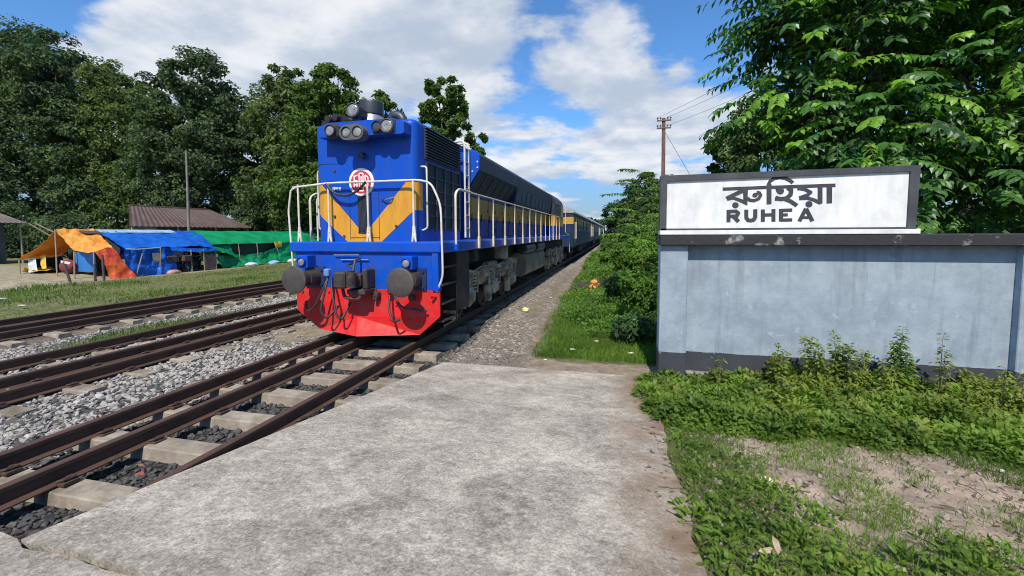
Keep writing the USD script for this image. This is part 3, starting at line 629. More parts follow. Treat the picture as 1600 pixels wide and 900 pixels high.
BN_HEAD = [(1.376, 2.464), (1.904, 2.47), (2.682, 2.474), (2.686, 2.433), (1.905, 2.431), (1.379, 2.423)]
BN_RA = [(1.601, 2.435), (1.414, 2.34), (1.441, 2.288), (1.509, 2.303), (1.585, 2.27), (1.682, 2.219), (1.683, 2.441), (1.654, 2.447)]
BN_RA_EYE = [(1.626, 2.388), (1.632, 2.296), (1.583, 2.316), (1.521, 2.338)]
STROKES = [(0.0392, [(1.679, 2.318), (1.711, 2.287), (1.764, 2.281), (1.815, 2.305), (1.837, 2.35), (1.819, 2.383), (1.787, 2.388)]), (0.0576, [(1.767, 2.352), (1.774, 2.354)]), (0.0576, [(1.931, 2.49), (1.939, 2.231)]), (0.0415, [(1.924, 2.485), (1.943, 2.53), (1.988, 2.562), (2.054, 2.573), (2.115, 2.562), (2.172, 2.531), (2.206, 2.498)]), (0.0829, [(2.065, 2.401), (2.067, 2.397)]), (0.0438, [(2.028, 2.431), (2.045, 2.39), (2.086, 2.384)]), (0.0507, [(2.15, 2.438), (2.189, 2.407), (2.185, 2.347), (2.144, 2.306), (2.074, 2.293), (2.012, 2.314)]), (0.0484, [(2.007, 2.3), (2.114, 2.296), (2.186, 2.264), (2.264, 2.206)]), (0.0415, [(2.261, 2.427), (2.346, 2.413), (2.412, 2.371), (2.384, 2.342), (2.287, 2.305)]), (0.0415, [(2.286, 2.296), (2.375, 2.301), (2.456, 2.273), (2.531, 2.232)]), (0.053, [(2.515, 2.449), (2.523, 2.227)]), (0.0599, [(2.617, 2.452), (2.626, 2.228)]), (0.076, [(1.536, 2.227), (1.539, 2.225)]), (0.076, [(2.398, 2.222), (2.401, 2.22)]), (0.0484, [(1.455, 2.165), (1.459, 2.001)]), (0.0461, [(1.456, 2.144), (1.546, 2.146), (1.576, 2.119), (1.558, 2.081), (1.457, 2.08)]), (0.0484, [(1.518, 2.079), (1.582, 2.006)]), (0.0484, [(1.671, 2.164), (1.674, 2.059), (1.698, 2.024), (1.73, 2.02), (1.763, 2.029), (1.781, 2.064), (1.778, 2.168)]), (0.0461, [(1.869, 2.164), (1.874, 2.003)]), (0.0461, [(1.993, 2.166), (1.998, 2.003)]), (0.0415, [(1.871, 2.091), (1.995, 2.093)]), (0.0461, [(2.081, 2.166), (2.087, 2.005)]), (0.0415, [(2.079, 2.147), (2.211, 2.151)]), (0.0392, [(2.081, 2.088), (2.162, 2.09)]), (0.0415, [(2.083, 2.022), (2.215, 2.024)]), (0.0461, [(2.298, 2.003), (2.368, 2.166)]), (0.0461, [(2.368, 2.166), (2.446, 2.004)]), (0.0345, [(2.315, 2.051), (2.425, 2.051)])]
bn, en = STROKES[:14], STROKES[14:]
g1 = unary_union([Polygon(BN_HEAD), Polygon(BN_RA, [BN_RA_EYE]).buffer(0)] + [LineString(p).buffer(w / 2, cap_style=1 if len(p) == 2 and math.dist(*p) < .02 else 2) for w, p in bn]).buffer(.003).buffer(-.003)
obj('lettering', ext(g1, 6.2345, 6.2405, 'y'), M['ink'], board, label='black Bengali station name')
for chs in (en[0:3], en[3:4], en[4:7], en[7:11], en[11:14]):
    obj('letter', ext(strokes(chs).buffer(0), 6.2345, 6.2405, 'y'), M['ink'], board)

# ------------------------------------------------------------------ locomotive
XC, YH, YD = -4.26, 6.62, 6.47
M['chev'] = chevron_paint(-4.285)
loco = thing('locomotive', 'blue and yellow diesel locomotive with red pilot leading the train', 'locomotive', (XC, YD, 0))
hood = obj('radiator_hood', rounded_block(XC - .985, XC + .985, YH, 8.78, 1.735, 3.80, .15, .09), M['chev'], loco, smooth=35)
obj('deck', cbox(XC - 1.475, XC + 1.475, YD, 26.6, 1.545, 1.735, .025), M['blue'], loco)
# grille panel on the nose
mb = MB(); mb.box(XC - .13, XC + .09, YH - .012, YH + .02, 1.90, 2.56)
gr_ = obj('nose_grille', mb, M['grille'], loco)
mb = MB()
for i in range(9): mb.box(XC - .118 + i * .0235, XC - .106 + i * .0235, YH - .022, YH - .010, 1.915, 2.545)
mb.box(XC - .135, XC + .095, YH - .020, YH - .008, 1.89, 1.905); mb.box(XC - .135, XC + .095, YH - .020, YH - .008, 2.55, 2.565)
obj('grille_bars', mb, M['blackp'], gr_)
# round emblem
ex, ez = XC - .045, 2.765
em = obj('emblem', lathe([(0, -.012), (.235, -.012), (.243, -.006), (.243, .03), (0, .03)], (ex, YH - .012, ez)), M['emblem_white'], loco, smooth=30)
obj('emblem_field', lathe([(0, -.005), (.198, -.005), (.198, .0)], (ex, YH - .022, ez)), M['emblem_red'], em)
sg = []
for a, b in (((-.13, -.10), (-.13, .10)), ((-.13, .02), (-.075, .03)), ((-.075, .03), (-.075, -.09)), ((-.13, -.05), (-.075, -.04)), ((-.135, .10), (-.06, .12)),
             ((-.03, .15), (.045, .15)), ((-.03, .15), (-.03, -.15)), ((.045, .15), (.045, -.15)), ((-.03, -.15), (.045, -.15)), ((.008, .10), (.008, -.10)), ((-.03, 0), (.045, .02)),
             ((.085, .12), (.085, -.11)), ((.085, .12), (.14, .08)), ((.14, .08), (.14, -.07)), ((.085, 0), (.14, 0)), ((.085, -.11), (.125, -.10))):
    sg.append(LineString([a, b]).buffer(.0105, cap_style=2))
sg = unary_union(sg)
v, f = ext(sg, 0, .004, 'y')
obj('emblem_lettering', (v + np.array([ex, YH - .0305, ez]), f), M['emblem_white'], em)
# little white painted number on the nose
for k in range(4):
    x0 = XC - .62 + k * .042
    obj('number_mark', (lambda q: (q[0] + np.array([x0, YH - .004, 2.64]), q[1]))(ext(unary_union([LineString(s).buffer(.006) for s in ([(0, 0), (.026, 0), (.026, .05), (0, .05), (0, 0)], [(0, .025), (.026, .025), (.026, .05), (0, .05)], [(.013, 0), (.013, .05)], [(0, 0), (.026, 0), (.026, .025), (0, .025), (0, .05), (.026, .05)])[k:k + 1]]), 0, .005, 'y')), M['emblem_white'], loco)
# visor shelf with lamps
vis = obj('lamp_visor', ext([(XC - .70, 3.51), (XC + .86, 3.49), (XC + .905, 3.51), (XC + .905, 3.68), (XC + .72, 3.745), (XC - .52, 3.745), (XC - .70, 3.67)], YH - .24, YH + .02, 'y'), M['blue'], loco)
hx, hz = XC + .04, 3.53
def stadium(x, z, hw, hh, y0, y1): return ext(LineString([(x - hw + hh, z), (x + hw - hh, z)]).buffer(hh, 12), y0, y1, 'y')
tw = obj('twin_headlight', stadium(hx, hz, .218, .122, YH - .36, YH - .20), M['lampgrey'], loco, smooth=35)
obj('housing_rim', ext(LineString([(hx - .10, hz), (hx + .10, hz)]).buffer(.124, 12).difference(unary_union([Point(hx - .102, hz).buffer(.092), Point(hx + .102, hz).buffer(.092)])), YH - .395, YH - .358, 'y'), M['lampgrey'], tw, smooth=35)
def lamp(parent, x, y, z, r, mname='lens', rim='rubber'):
    a = obj('lamp_rim', lathe([(r * 1.17, .05), (r * 1.2, -.02), (r * 1.08, -.035), (r, -.02), (r, .0)], (x, y, z), 'y', 28), M[rim], parent, smooth=40)
    obj('lens', lathe([(r, -.006)] + [(r * math.cos(t), -.008 - r * .22 * math.sin(t)) for t in np.linspace(.15, 1.5, 7)] + [(0.001, -.008 - r * .22)], (x, y, z), 'y', 28), M[mname], parent, smooth=True)
for s in (-1, 1): lamp(tw, hx + s * .102, YH - .365, hz, .079)
sl = obj('side_lamp', cbox(XC - .53, XC - .27, YH - .31, YH - .18, 3.47, 3.72, .05), M['rubber'], loco)
lamp(sl, XC - .40, YH - .325, 3.59, .082, 'lens')
sr = obj('side_lamp', cbox(XC + .36, XC + .77, YH - .265, YH - .20, 3.50, 3.74, .03), M['navy'], loco)
lamp(sr, XC + .63, YH - .285, 3.615, .098, 'lens', 'lampgrey'); lamp(sr, XC + .44, YH - .275, 3.615, .078, 'lensd')
# round light and stack on the roof
tl = obj('roof_light', lathe([(.0, .26), (.10, .24), (.122, .08), (.128, -.03), (.12, -.05)], (XC - .19, YH + .06, 4.005), 'y', 28), M['rubber'], loco, smooth=40)
lamp(tl, XC - .19, YH + .015, 4.005, .105, 'lens', 'lampgrey')
obj('light_bracket', cbox(XC - .26, XC - .13, YH + .08, YH + .2, 3.79, 3.95, .015), M['iron'], loco)
sk = obj('roof_stack', lathe([(.30, 3.79), (.29, 3.84), (.20, 4.02), (.19, 4.04), (0, 4.04)], (XC - .14, 7.15, 0), 'z', 32), M['alum'], loco, smooth=35)
obj('stack_cap', lathe([(0, 4.04), (.21, 4.04), (.215, 4.06), (.215, 4.25), (.20, 4.275), (0, 4.28)], (XC - .14, 7.15, 0), 'z', 32), M['blackp'], sk, smooth=35)
mb = MB(); mb.tube([(XC + .16, 7.25, 3.82), (XC + .22, 7.25, 4.06), (XC + .42, 7.25, 4.02), (XC + .46, 7.25, 3.82)], .085, 10, .12); mb.box(XC + .02, XC + .5, 7.1, 7.5, 3.78, 3.9, .03)
obj('roof_pipe', mb, M['blackp'], loco, smooth=40)
mb = MB()
for k, (dx, dz, L_) in enumerate([(-.92, 0, .25), (-.80, .07, .32), (-.67, .11, .28), (-.56, .05, .22)]):
    mb.cyl((XC + dx + .05, 7.1, 3.90 + dz), (XC + dx - .02, 7.1 - L_, 3.86 + dz), .035, .065, 12)
mb.box(XC - .95, XC - .5, 7.0, 7.2, 3.78, 3.87, .02); mb.tube([(XC - .95, 7.12, 3.93), (XC - .7, 7.12, 4.05), (XC - .5, 7.12, 3.96)], .03, 8)
obj('air_horn', mb, M['rubber'], loco)
obj('roof_bolt', cyl((XC + .62, 6.9, 3.78), (XC + .62, 6.9, 3.87), .03), M['blackp'], loco)
mb = MB()
for z in (3.10,): mb.box(XC - .96, XC - .42, YH - .004, YH + .01, z, z + .010)
for x_ in (XC - .30, XC + .27): mb.box(x_, x_ + .009, YH - .004, YH + .01, 1.76, 2.62)
mb.box(XC - .30, XC + .279, YH - .0045, YH + .01, 1.80, 1.81)
obj('panel_seams', mb, M['navy'], loco)
# hood front fittings: hinges and bolts
for bx, bz in ((XC - .58, 2.98), (XC - .60, 2.18), (XC + .35, 2.45), (XC - .42, 1.83), (XC + .6, 2.0)):
    obj('bolt', cyl((bx, YH + .01, bz), (bx, YH - .02, bz), .022, n=10), M['iron'], loco)
mb = MB(); mb.tube([(XC + .38, YH - .005, 2.42), (XC + .44, YH - .06, 2.45), (XC + .52, YH - .06, 2.47), (XC + .56, YH - .005, 2.49)], .012, 6)
obj('latch', mb, M['alum'], loco)
obj('nose_socket', cyl((XC + .0, YH, 3.22), (XC + .0, YH - .09, 3.2), .055, n=14), M['navy'], loco)
# louvres and grilles of both hood sides
for s in (1, -1):
    xo = XC + s * .985
    lp = obj('louvre_panel', cbox(min(xo - s * .01, xo + s * .018), max(xo - s * .01, xo + s * .018), 6.95, 8.66, 3.17, 3.75), M['navy'], loco)
    mb = MB()
    for k in range(11):
        z = 3.20 + k * .050
        mb.add(ext([(xo + s * .017, z), (xo + s * .06, z + .005), (xo + s * .06, z + .014), (xo + s * .017, z + .042)], 6.96, 8.65, 'y'))
    obj('louvre_slats', mb, M['blackp'], lp)
    gp_ = obj('radiator_grille', cbox(min(xo - s * .01, xo + s * .012), max(xo - s * .01, xo + s * .012), 6.98, 8.62, 1.95, 3.12), M['grille'], loco)
    mb = MB()
    for k in range(5): mb.box(min(xo + s * .012, xo + s * .035), max(xo + s * .012, xo + s * .035), 6.98 + k * .40, 7.02 + k * .40, 1.93, 3.13)
    for k in range(6): mb.box(min(xo + s * .0125, xo + s * .028), max(xo + s * .0125, xo + s * .028), 6.98, 8.62, 1.94 + k * .233, 1.962 + k * .233)
    obj('grille_frame', mb, M['grid'], gp_)
    obj('grab_handle', tube([(xo - s * .02, 6.82, 3.02), (xo + s * .10, 6.82, 3.02), (xo + s * .10, 6.82, 1.96), (xo - s * .02, 6.82, 1.92)], .016, 8, .08), M['white'], loco, smooth=True)
# white ladder behind the radiator hood
mb = MB()
xl = XC + 1.03
for yl in (8.82, 9.06):
    mb.tube([(xl - .25, yl, 3.84), (xl + .02, yl, 3.88), (xl + .02, yl, 1.78)], .024, 8, .12)
for k in range(7): mb.tube([(xl + .02, 8.82, 1.98 + k * .29), (xl + .02, 9.06, 1.98 + k * .29)], .017, 6)
obj('ladder', mb, M['white'], loco, smooth=True)
# long engine hood with the flared brake section
def sym(half): return [(XC + a, b) for a, b in half] + [(XC - a, b) for a, b in half[::-1]]
PF = [(.98, 1.735), (.98, 2.88), (1.26, 3.30), (1.27, 3.62), (1.18, 3.72), (.80, 3.80)]
PE = [(.98, 1.735), (.98, 2.62), (1.16, 2.84), (1.25, 3.30), (1.27, 3.62), (1.18, 3.72), (.80, 3.80)]
bk = obj('bulkhead', ext(sym([(a + .003, b + (.002 if i > 3 else 0)) for i, (a, b) in enumerate(PF)]), 9.16, 9.20, 'y'), M['blue'], loco)
mb = MB()
for k in range(7):
    t = k / 6
    a = np.array([1.258, 3.60]) * (1 - t) + np.array([1.0, 2.92]) * t
    if k < 3: a = np.array([1.25, 3.60 - .13 * k])
    if k in (0, 4): continue
    mb.box(XC + a[0] - .035, XC + a[0] - .008, 9.152, 9.162, a[1] - .012, a[1] + .015)
obj('paint_chip', mb, M['emblem_white'], bk)
obj('brake_hood', ext(sym(PF), 9.20, 12.95, 'y'), M['body'], loco)
obj('engine_hood', ext(sym(PE), 12.95, 20.35, 'y'), M['body'], loco)
for s in (1, -1):
    mb = MB()
    q = lambda t: np.array([.98 + .28 * t, 2.88 + .42 * t])
    n_ = np.array([.42, -.28]) / math.hypot(.42, .28) * s
    pts = [q(.04), q(.95), q(.95) + abs(n_) * np.array([1, -1]) * .012, q(.04) + abs(n_) * np.array([1, -1]) * .012]
    bg = obj('brake_grille', ext([(XC + s * a, b) for a, b in pts], 9.24, 12.90, 'y'), M['grille'], loco)
    mb = MB()
    for k in range(7):
        p2 = [q(.04), q(.95), q(.95) + np.array([.83, -.55]) * .03, q(.04) + np.array([.83, -.55]) * .03]
        mb.add(ext([(XC + s * a, b) for a, b in p2], 9.22 + k * .61, 9.25 + k * .61, 'y'))
    obj('grille_rib', mb, M['navy'], bg)
    # row of hood doors
    for k in range(15):
        y0 = 9.32 + k * .72
        zt = 2.74 if y0 < 12.3 else 2.60
        x0, x1 = sorted((XC + s * .979, XC + s * .996))
        d = obj('hood_door', cbox(x0, x1, y0, y0 + .66, 1.80, zt, .005), M['body'], loco)
        if s > 0:
            hh = MB(); hh.box(x1 - .001, x1 + .02, y0 + .06, y0 + .085, 2.15, 2.33, .004)
            for zh in (1.9, 2.4): obj('hinge', cbox(x1 - .001, x1 + .012, y0 + .60, y0 + .63, zh, zh + .08), M['iron'], d)
            obj('door_handle', hh, M['iron'], d)
    # upper panels
    for k in range(9):
        y0 = 13.05 + k * .80
        pa = [np.array([1.16, 2.84]), np.array([1.25, 3.30])]
        pa = [pa[0] * .92 + pa[1] * .08, pa[0] * .06 + pa[1] * .94]
        pp = [(XC + s * a, b) for a, b in (pa[0], pa[1], pa[1] + np.array([.014, 0]), pa[0] + np.array([.014, 0]))]
        obj('upper_panel', ext(pp, y0, y0 + (.5 if k % 3 else .72), 'y'), M['blackp'] if k % 3 == 2 else M['grid'], loco)
# roof details
mb = MB()
for yy in (14.2, 15.6, 17.0): mb.add(lathe([(.55, 3.78), (.55, 3.86), (.5, 3.88), (0, 3.88)], (XC, yy, 0), 'z', 24))
obj('roof_fan', mb, M['blackp'], loco, smooth=35)
# cab and rear hood
cabp = [(1.40, 1.735), (1.40, 3.30), (1.33, 3.55), (1.1, 3.78), (.6, 3.92), (0.001, 3.95)]
cab = obj('cab', ext(sym(cabp), 20.45, 23.6, 'y'), M['body'], loco)
for s in (1, -1):
    for y0 in (20.75, 22.1):
        x0, x1 = sorted((XC + s * 1.395, XC + s * 1.412))
        obj('cab_window', cbox(x0, x1, y0, y0 + 1.0, 2.72, 3.30, .004), M['lensd'], cab)
obj('cab_window', cbox(XC + 1.03, XC + 1.36, 20.438, 20.452, 2.75, 3.3), M['lensd'], cab)
obj('rear_hood', rounded_block(XC - .985, XC + .985, 23.6, 26.3, 1.735, 3.55, .15, .1), M['body'], loco, smooth=35)
obj('rear_grab_rail', tube([(XC + 1.42, 23.75, 3.5), (XC + 1.5, 23.75, 3.4), (XC + 1.5, 23.75, 1.9), (XC + 1.44, 26.45, 1.75), (XC + 1.44, 26.45, .7)], .02, 8, .08), M['white'], loco, smooth=True)
# front handrail
yr_ = YD + .04
xa, xb_ = XC - 1.34, XC + 1.30
fr = obj('front_handrail', tube([(XC - 1.37, yr_, 2.70), (XC - .66, yr_, 2.755), (XC + 1.08, yr_, 2.755), (XC + 1.30, yr_, 2.70), (XC + 1.475, yr_ - .02, 2.35), (XC + 1.50, yr_ - .03, 1.15), (XC + 1.36, yr_ + .02, .90)], .018, 10, .16), M['white'], loco, smooth=True)
obj('front_handrail', tube([(XC - 1.30, yr_, 2.70), (XC - 1.41, yr_, 2.66), (XC - 1.475, yr_, 2.28), (XC - 1.41, yr_ - .02, 1.30)], .0175, 10, .08), M['white'], loco, smooth=True)
for k, sx in enumerate((-1.26, -.64, .13, .98)):
    x_ = XC + sx
    mb = MB(); mb.cyl((x_, yr_, 1.90), (x_, yr_, 2.75), .018, n=10)
    mb.add(ext([(x_ - .022, 2.0), (x_ + .022, 2.0), (x_ + .045, 1.735), (x_ + .018, 1.735), (x_, 1.82), (x_ - .018, 1.735), (x_ - .045, 1.735)], yr_ - .008, yr_ + .012, 'y'))
    obj('stanchion', mb, M['white'], loco, smooth=30)
obj('inner_handrail', tube([(XC - .98, YH + .3, 2.60), (XC - 1.10, YH + .3, 2.60), (XC - 1.20, YH + .3, 2.52), (XC - 1.20, YH + .3, 1.74)], .018, 8, .08), M['white'], loco, smooth=True)
# black cable drooping across the nose from the handrail
obj('jumper_cable', tube([(XC - .66, yr_ - .03, 2.74), (XC - .5, yr_ - .02, 2.56), (XC - .25, yr_ - .02, 2.52), (XC - .05, yr_ - .02, 2.60), (XC + .12, yr_ - .03, 2.75)], .022, 8, .2), M['rubber'], loco, smooth=True)
# side handrails with their posts
for s in (1, -1):
    xr_ = XC + s * 1.49
    obj('side_handrail', tube([(xr_, 7.10, 1.70), (xr_, 7.10, 2.58), (xr_, 7.25, 2.66), (xr_, 21.4, 2.66)], .017, 8, .1), M['cream'] if s > 0 else M['white'], loco, smooth=True)
    obj('front_post', tube([(xr_ + s * .01, 7.095, 1.62), (xr_ + s * .01, 7.095, 2.56), (xr_ + s * .01, 7.24, 2.668), (xr_ + s * .01, 7.9, 2.668)], .0185, 8, .1), M['white'], loco, smooth=True)
    obj('post_socket', cbox(min(xr_ - .03, xr_ + .05), max(xr_ - .03, xr_ + .05), 7.05, 7.15, 1.56, 1.68, .01), M['blue'], loco)
    for k in range(13):
        yk = 8.41 + 1.07 * k
        mb = MB(); mb.cyl((xr_, yk, 1.60), (xr_, yk, 2.66), .018, n=8); mb.box(min(xr_ - .012, xr_ + .028), max(xr_ - .012, xr_ + .028), yk - .045, yk + .045, 1.56, 1.80, .006)
        obj('stanchion', mb, M['cream'], loco, smooth=30)
# headstock, marker lights
mb = MB(); mb.box(XC - 1.37, XC + 1.41, YD + .06, YD + .16, .915, 1.545)
hs = obj('headstock', mb, M['blue'], loco)
obj('headstock_gusset', cbox(XC + 1.30, XC + 1.412, YD + .02, YD + .08, .915, 1.545, .006), M['blue'], loco)
for sx in (-1.06, .935):
    ml = obj('marker_light', cbox(XC + sx - .10, XC + sx + .10, YD - .16, YD + .07, 1.28, 1.50, .012), M['blue'], loco)
    lamp(ml, XC + sx, YD - .175, 1.39, .066, 'lens', 'blue')
mb = MB(); mb.tube([(XC - .55, YD + .02, 1.50), (XC - .05, YD + .02, 1.505)], .011, 6); mb.tube([(XC - .42, YD + .03, 1.42), (XC + .12, YD + .03, 1.425)], .011, 6)
obj('release_rod', mb, M['alum'], loco)
# buffers
for s in (-1, 1):
    bx = XC + .01 + s * .978
    b_ = obj('buffer', lathe([(.0, 0), (.02, -.004), (.10, -.008), (.20, .0), (.232, .012), (.236, .03), (.215, .05), (.09, .07), (.085, .2)], (bx, YD - .50, 1.105), 'y', 40), M['buffer'], loco, smooth=30)
    obj('buffer_stem', lathe([(.085, -.42), (.105, -.40), (.105, -.2), (.13, -.2), (.135, .06), (.2, .06)], (bx, YD, 1.105), 'y', 28), M['iron'], b_, smooth=30)
    mb = MB()
    for dx in (-.15, .15):
        for dz in (-.13, .13): mb.cyl((bx + dx, YD + .03, 1.105 + dz), (bx + dx, YD - .0, 1.105 + dz), .022, n=8)
    mb.box(bx - .2, bx + .2, YD + .025, YD + .065, .92, 1.29)
    obj('buffer_base', mb, M['navy'], b_)
# coupler
cxp = XC - .09
mb = MB(); mb.box(cxp - .17, cxp + .05, YD - .44, YD - .12, .97, 1.25, .03); mb.box(cxp + .02, cxp + .17, YD - .36, YD - .08, 1.0, 1.22, .04); mb.box(cxp - .06, cxp + .20, YD - .22, YD + .1, .98, 1.2, .02)
cp = obj('coupler', mb, M['iron'], loco)
mb = MB(); mb.add(lathe([(.0, .99), (.075, .99), (.08, 1.23), (.0, 1.24)], (cxp + .13, YD - .37, 0), 'z', 14)); mb.box(cxp + .10, cxp + .19, YD - .46, YD - .30, 1.02, 1.2, .03)
obj('knuckle', mb, M['iron'], cp)
mb = MB(); mb.box(cxp - .02, cxp + .32, YD - .28, YD + .08, .86, .94, .01); mb.box(cxp + .22, cxp + .31, YD - .2, YD + .1, .94, 1.28, .02); mb.tube([(cxp + .05, YD - .2, 1.24), (cxp + .05, YD - .12, 1.42), (cxp + .05, YD + .02, 1.46)], .02, 8)
mb.tube([(cxp + .05, YD - .18, 1.30), (cxp - .08, YD - .16, 1.34), (cxp - .1, YD + .02, 1.36)], .016, 6); mb.tube([(cxp - .12, YD - .25, .97), (cxp - .08, YD - .26, .80), (cxp + .2, YD - .25, .78), (cxp + .24, YD - .2, .95)], .028, 8, .06)
obj('coupler_yoke', mb, M['iron'], cp)
obj('glad_hand', cbox(XC - .64, XC - .54, YD - .17, YD - .07, 1.14, 1.27, .015), mat('pale_blue_cap', (.12, .25, .5), rough=.5), loco)
# hoses
hoses = [[(-.59, -.12, 1.14), (-.60, -.22, .98), (-.75, -.30, .60), (-.98, -.22, .52), (-1.08, -.1, .68)], [(-.59, -.12, 1.14), (-.56, -.24, .95), (-.62, -.32, .55), (-.52, -.30, .42), (-.42, -.1, .62)],
         [(-.55, -.1, 1.10), (-.42, -.26, .85), (-.30, -.33, .50), (-.22, -.30, .42), (-.18, -.1, .70)],
         [(.55, -.05, .86), (.60, -.20, .62), (.72, -.28, .42), (.80, -.18, .45)], [(.62, -.05, .82), (.82, -.16, .64), (1.05, -.12, .62), (1.22, -.04, .58)]]
for hpts in hoses: obj('air_hose', tube([(XC + a, YD + .02 + b, c) for a, b, c in hpts], .019, 8, .14), M['rubber'], loco, smooth=True)
for bx, bz in ((.55, .90), (.28, .78), (.30, .83), (.95, .80)):
    obj('hose_cock', (lambda mm: mm.get())(MB().box(XC + bx - .035, XC + bx + .035, YD - .08, YD + .05, bz - .05, bz + .05, .015).cyl((XC + bx, YD - .06, bz), (XC + bx, YD - .06, bz + .12), .018)), M['iron'], loco)
# red pilot plough
yt = YD + .055
pv_ = np.array([(-1.385, yt, .915), (0, yt, .915), (1.415, yt, .915),
                (-1.385, yt, .50), (-.1, yt - .06, .43), (1.415, yt, .48),
                (-.92, yt + .0, .16), (0.02, yt - .30, .145), (1.04, yt + .0, .155)]) + np.array([XC, 0, 0])
pf = np.array([[0, 3, 4], [0, 4, 1], [1, 4, 5], [1, 5, 2], [3, 6, 4], [6, 7, 4], [4, 7, 8], [4, 8, 5]])
pb = pv_ + np.array([0, .035, 0])
nF = len(pv_)
rim = [0, 3, 6, 7, 8, 5, 2, 1]
sides = []
for a, b in zip(rim, rim[1:] + rim[:1]): sides += [[a, b, b + nF], [a, b + nF, a + nF]]
obj('pilot', (np.vstack([pv_, pb]), np.vstack([pf, pf[:, ::-1] + nF, sides])), M['red'], loco)
for bx, bz in ((-1.25, .84), (-.7, .85), (.3, .80), (.62, .66), (.38, .52), (1.28, .84), (-1.2, .6)):
    obj('pilot_bolt', cyl((XC + bx, yt + .01, bz), (XC + bx, yt - .03, bz), .025, n=8), M['red'], loco)
obj('drain_pipe', cyl((XC + 1.355, yt - .02, .82), (XC + 1.30, yt - .1, .84), .02), M['red'], loco)
# side steps and dark stairwell
for s in (1, -1):
    x0, x1 = sorted((XC + s * 1.0, XC + s * 1.43))
    st_ = obj('step_well', (lambda mm: mm.get())(MB().box(x0, x1, 7.28, 7.95, .45, 1.545)), M['under'], loco)
    mb = MB()
    for z in (.36, .66, .98, 1.28): mb.box(x0, x1, YD + .16, 7.28, z, z + .03, .004)
    mb.tube([(XC + s * 1.43, 7.25, .93), (XC + s * 1.43, 7.25, .30), (XC + s * 1.43, YD + .2, .30)], .014, 6)
    obj('step_treads', mb, M['iron'], st_)
mb = MB(); mb.box(XC - .95, XC + .95, YD + .3, 26.4, 1.16, 1.545); mb.box(XC - .6, XC + .6, YD + .3, 26.4, .75, 1.2)
obj('underframe', mb, M['under'], loco)
# fuel tank, air reservoirs, boxes
tp = rrect(-1.36, 1.36, .42, 1.22, .22, 6)
obj('fuel_tank', ext([(XC + a, b) for a, b in tp], 13.75, 17.6, 'y'), M['tank'], loco, smooth=35)
for s in (1, -1):
    for y0, y1 in ((13.7, 15.4), (15.8, 17.5)):
        obj('air_reservoir', lathe([(0, 0), (.15, .0), (.185, .05), (.19, .1), (.19, y1 - y0 - .1), (.185, y1 - y0 - .05), (.15, y1 - y0), (0, y1 - y0)], (XC + s * 1.22, y0, 1.36), 'y', 20), M['blackp'], loco, smooth=35)
obj('hanger_box', cbox(XC + 1.1, XC + 1.42, 10.9, 11.15, 1.2, 1.54, .01), M['dust'], loco)
obj('hanger_box', cbox(XC + 1.1, XC + 1.42, 8.35, 8.6, 1.3, 1.54, .01), M['under'], loco)
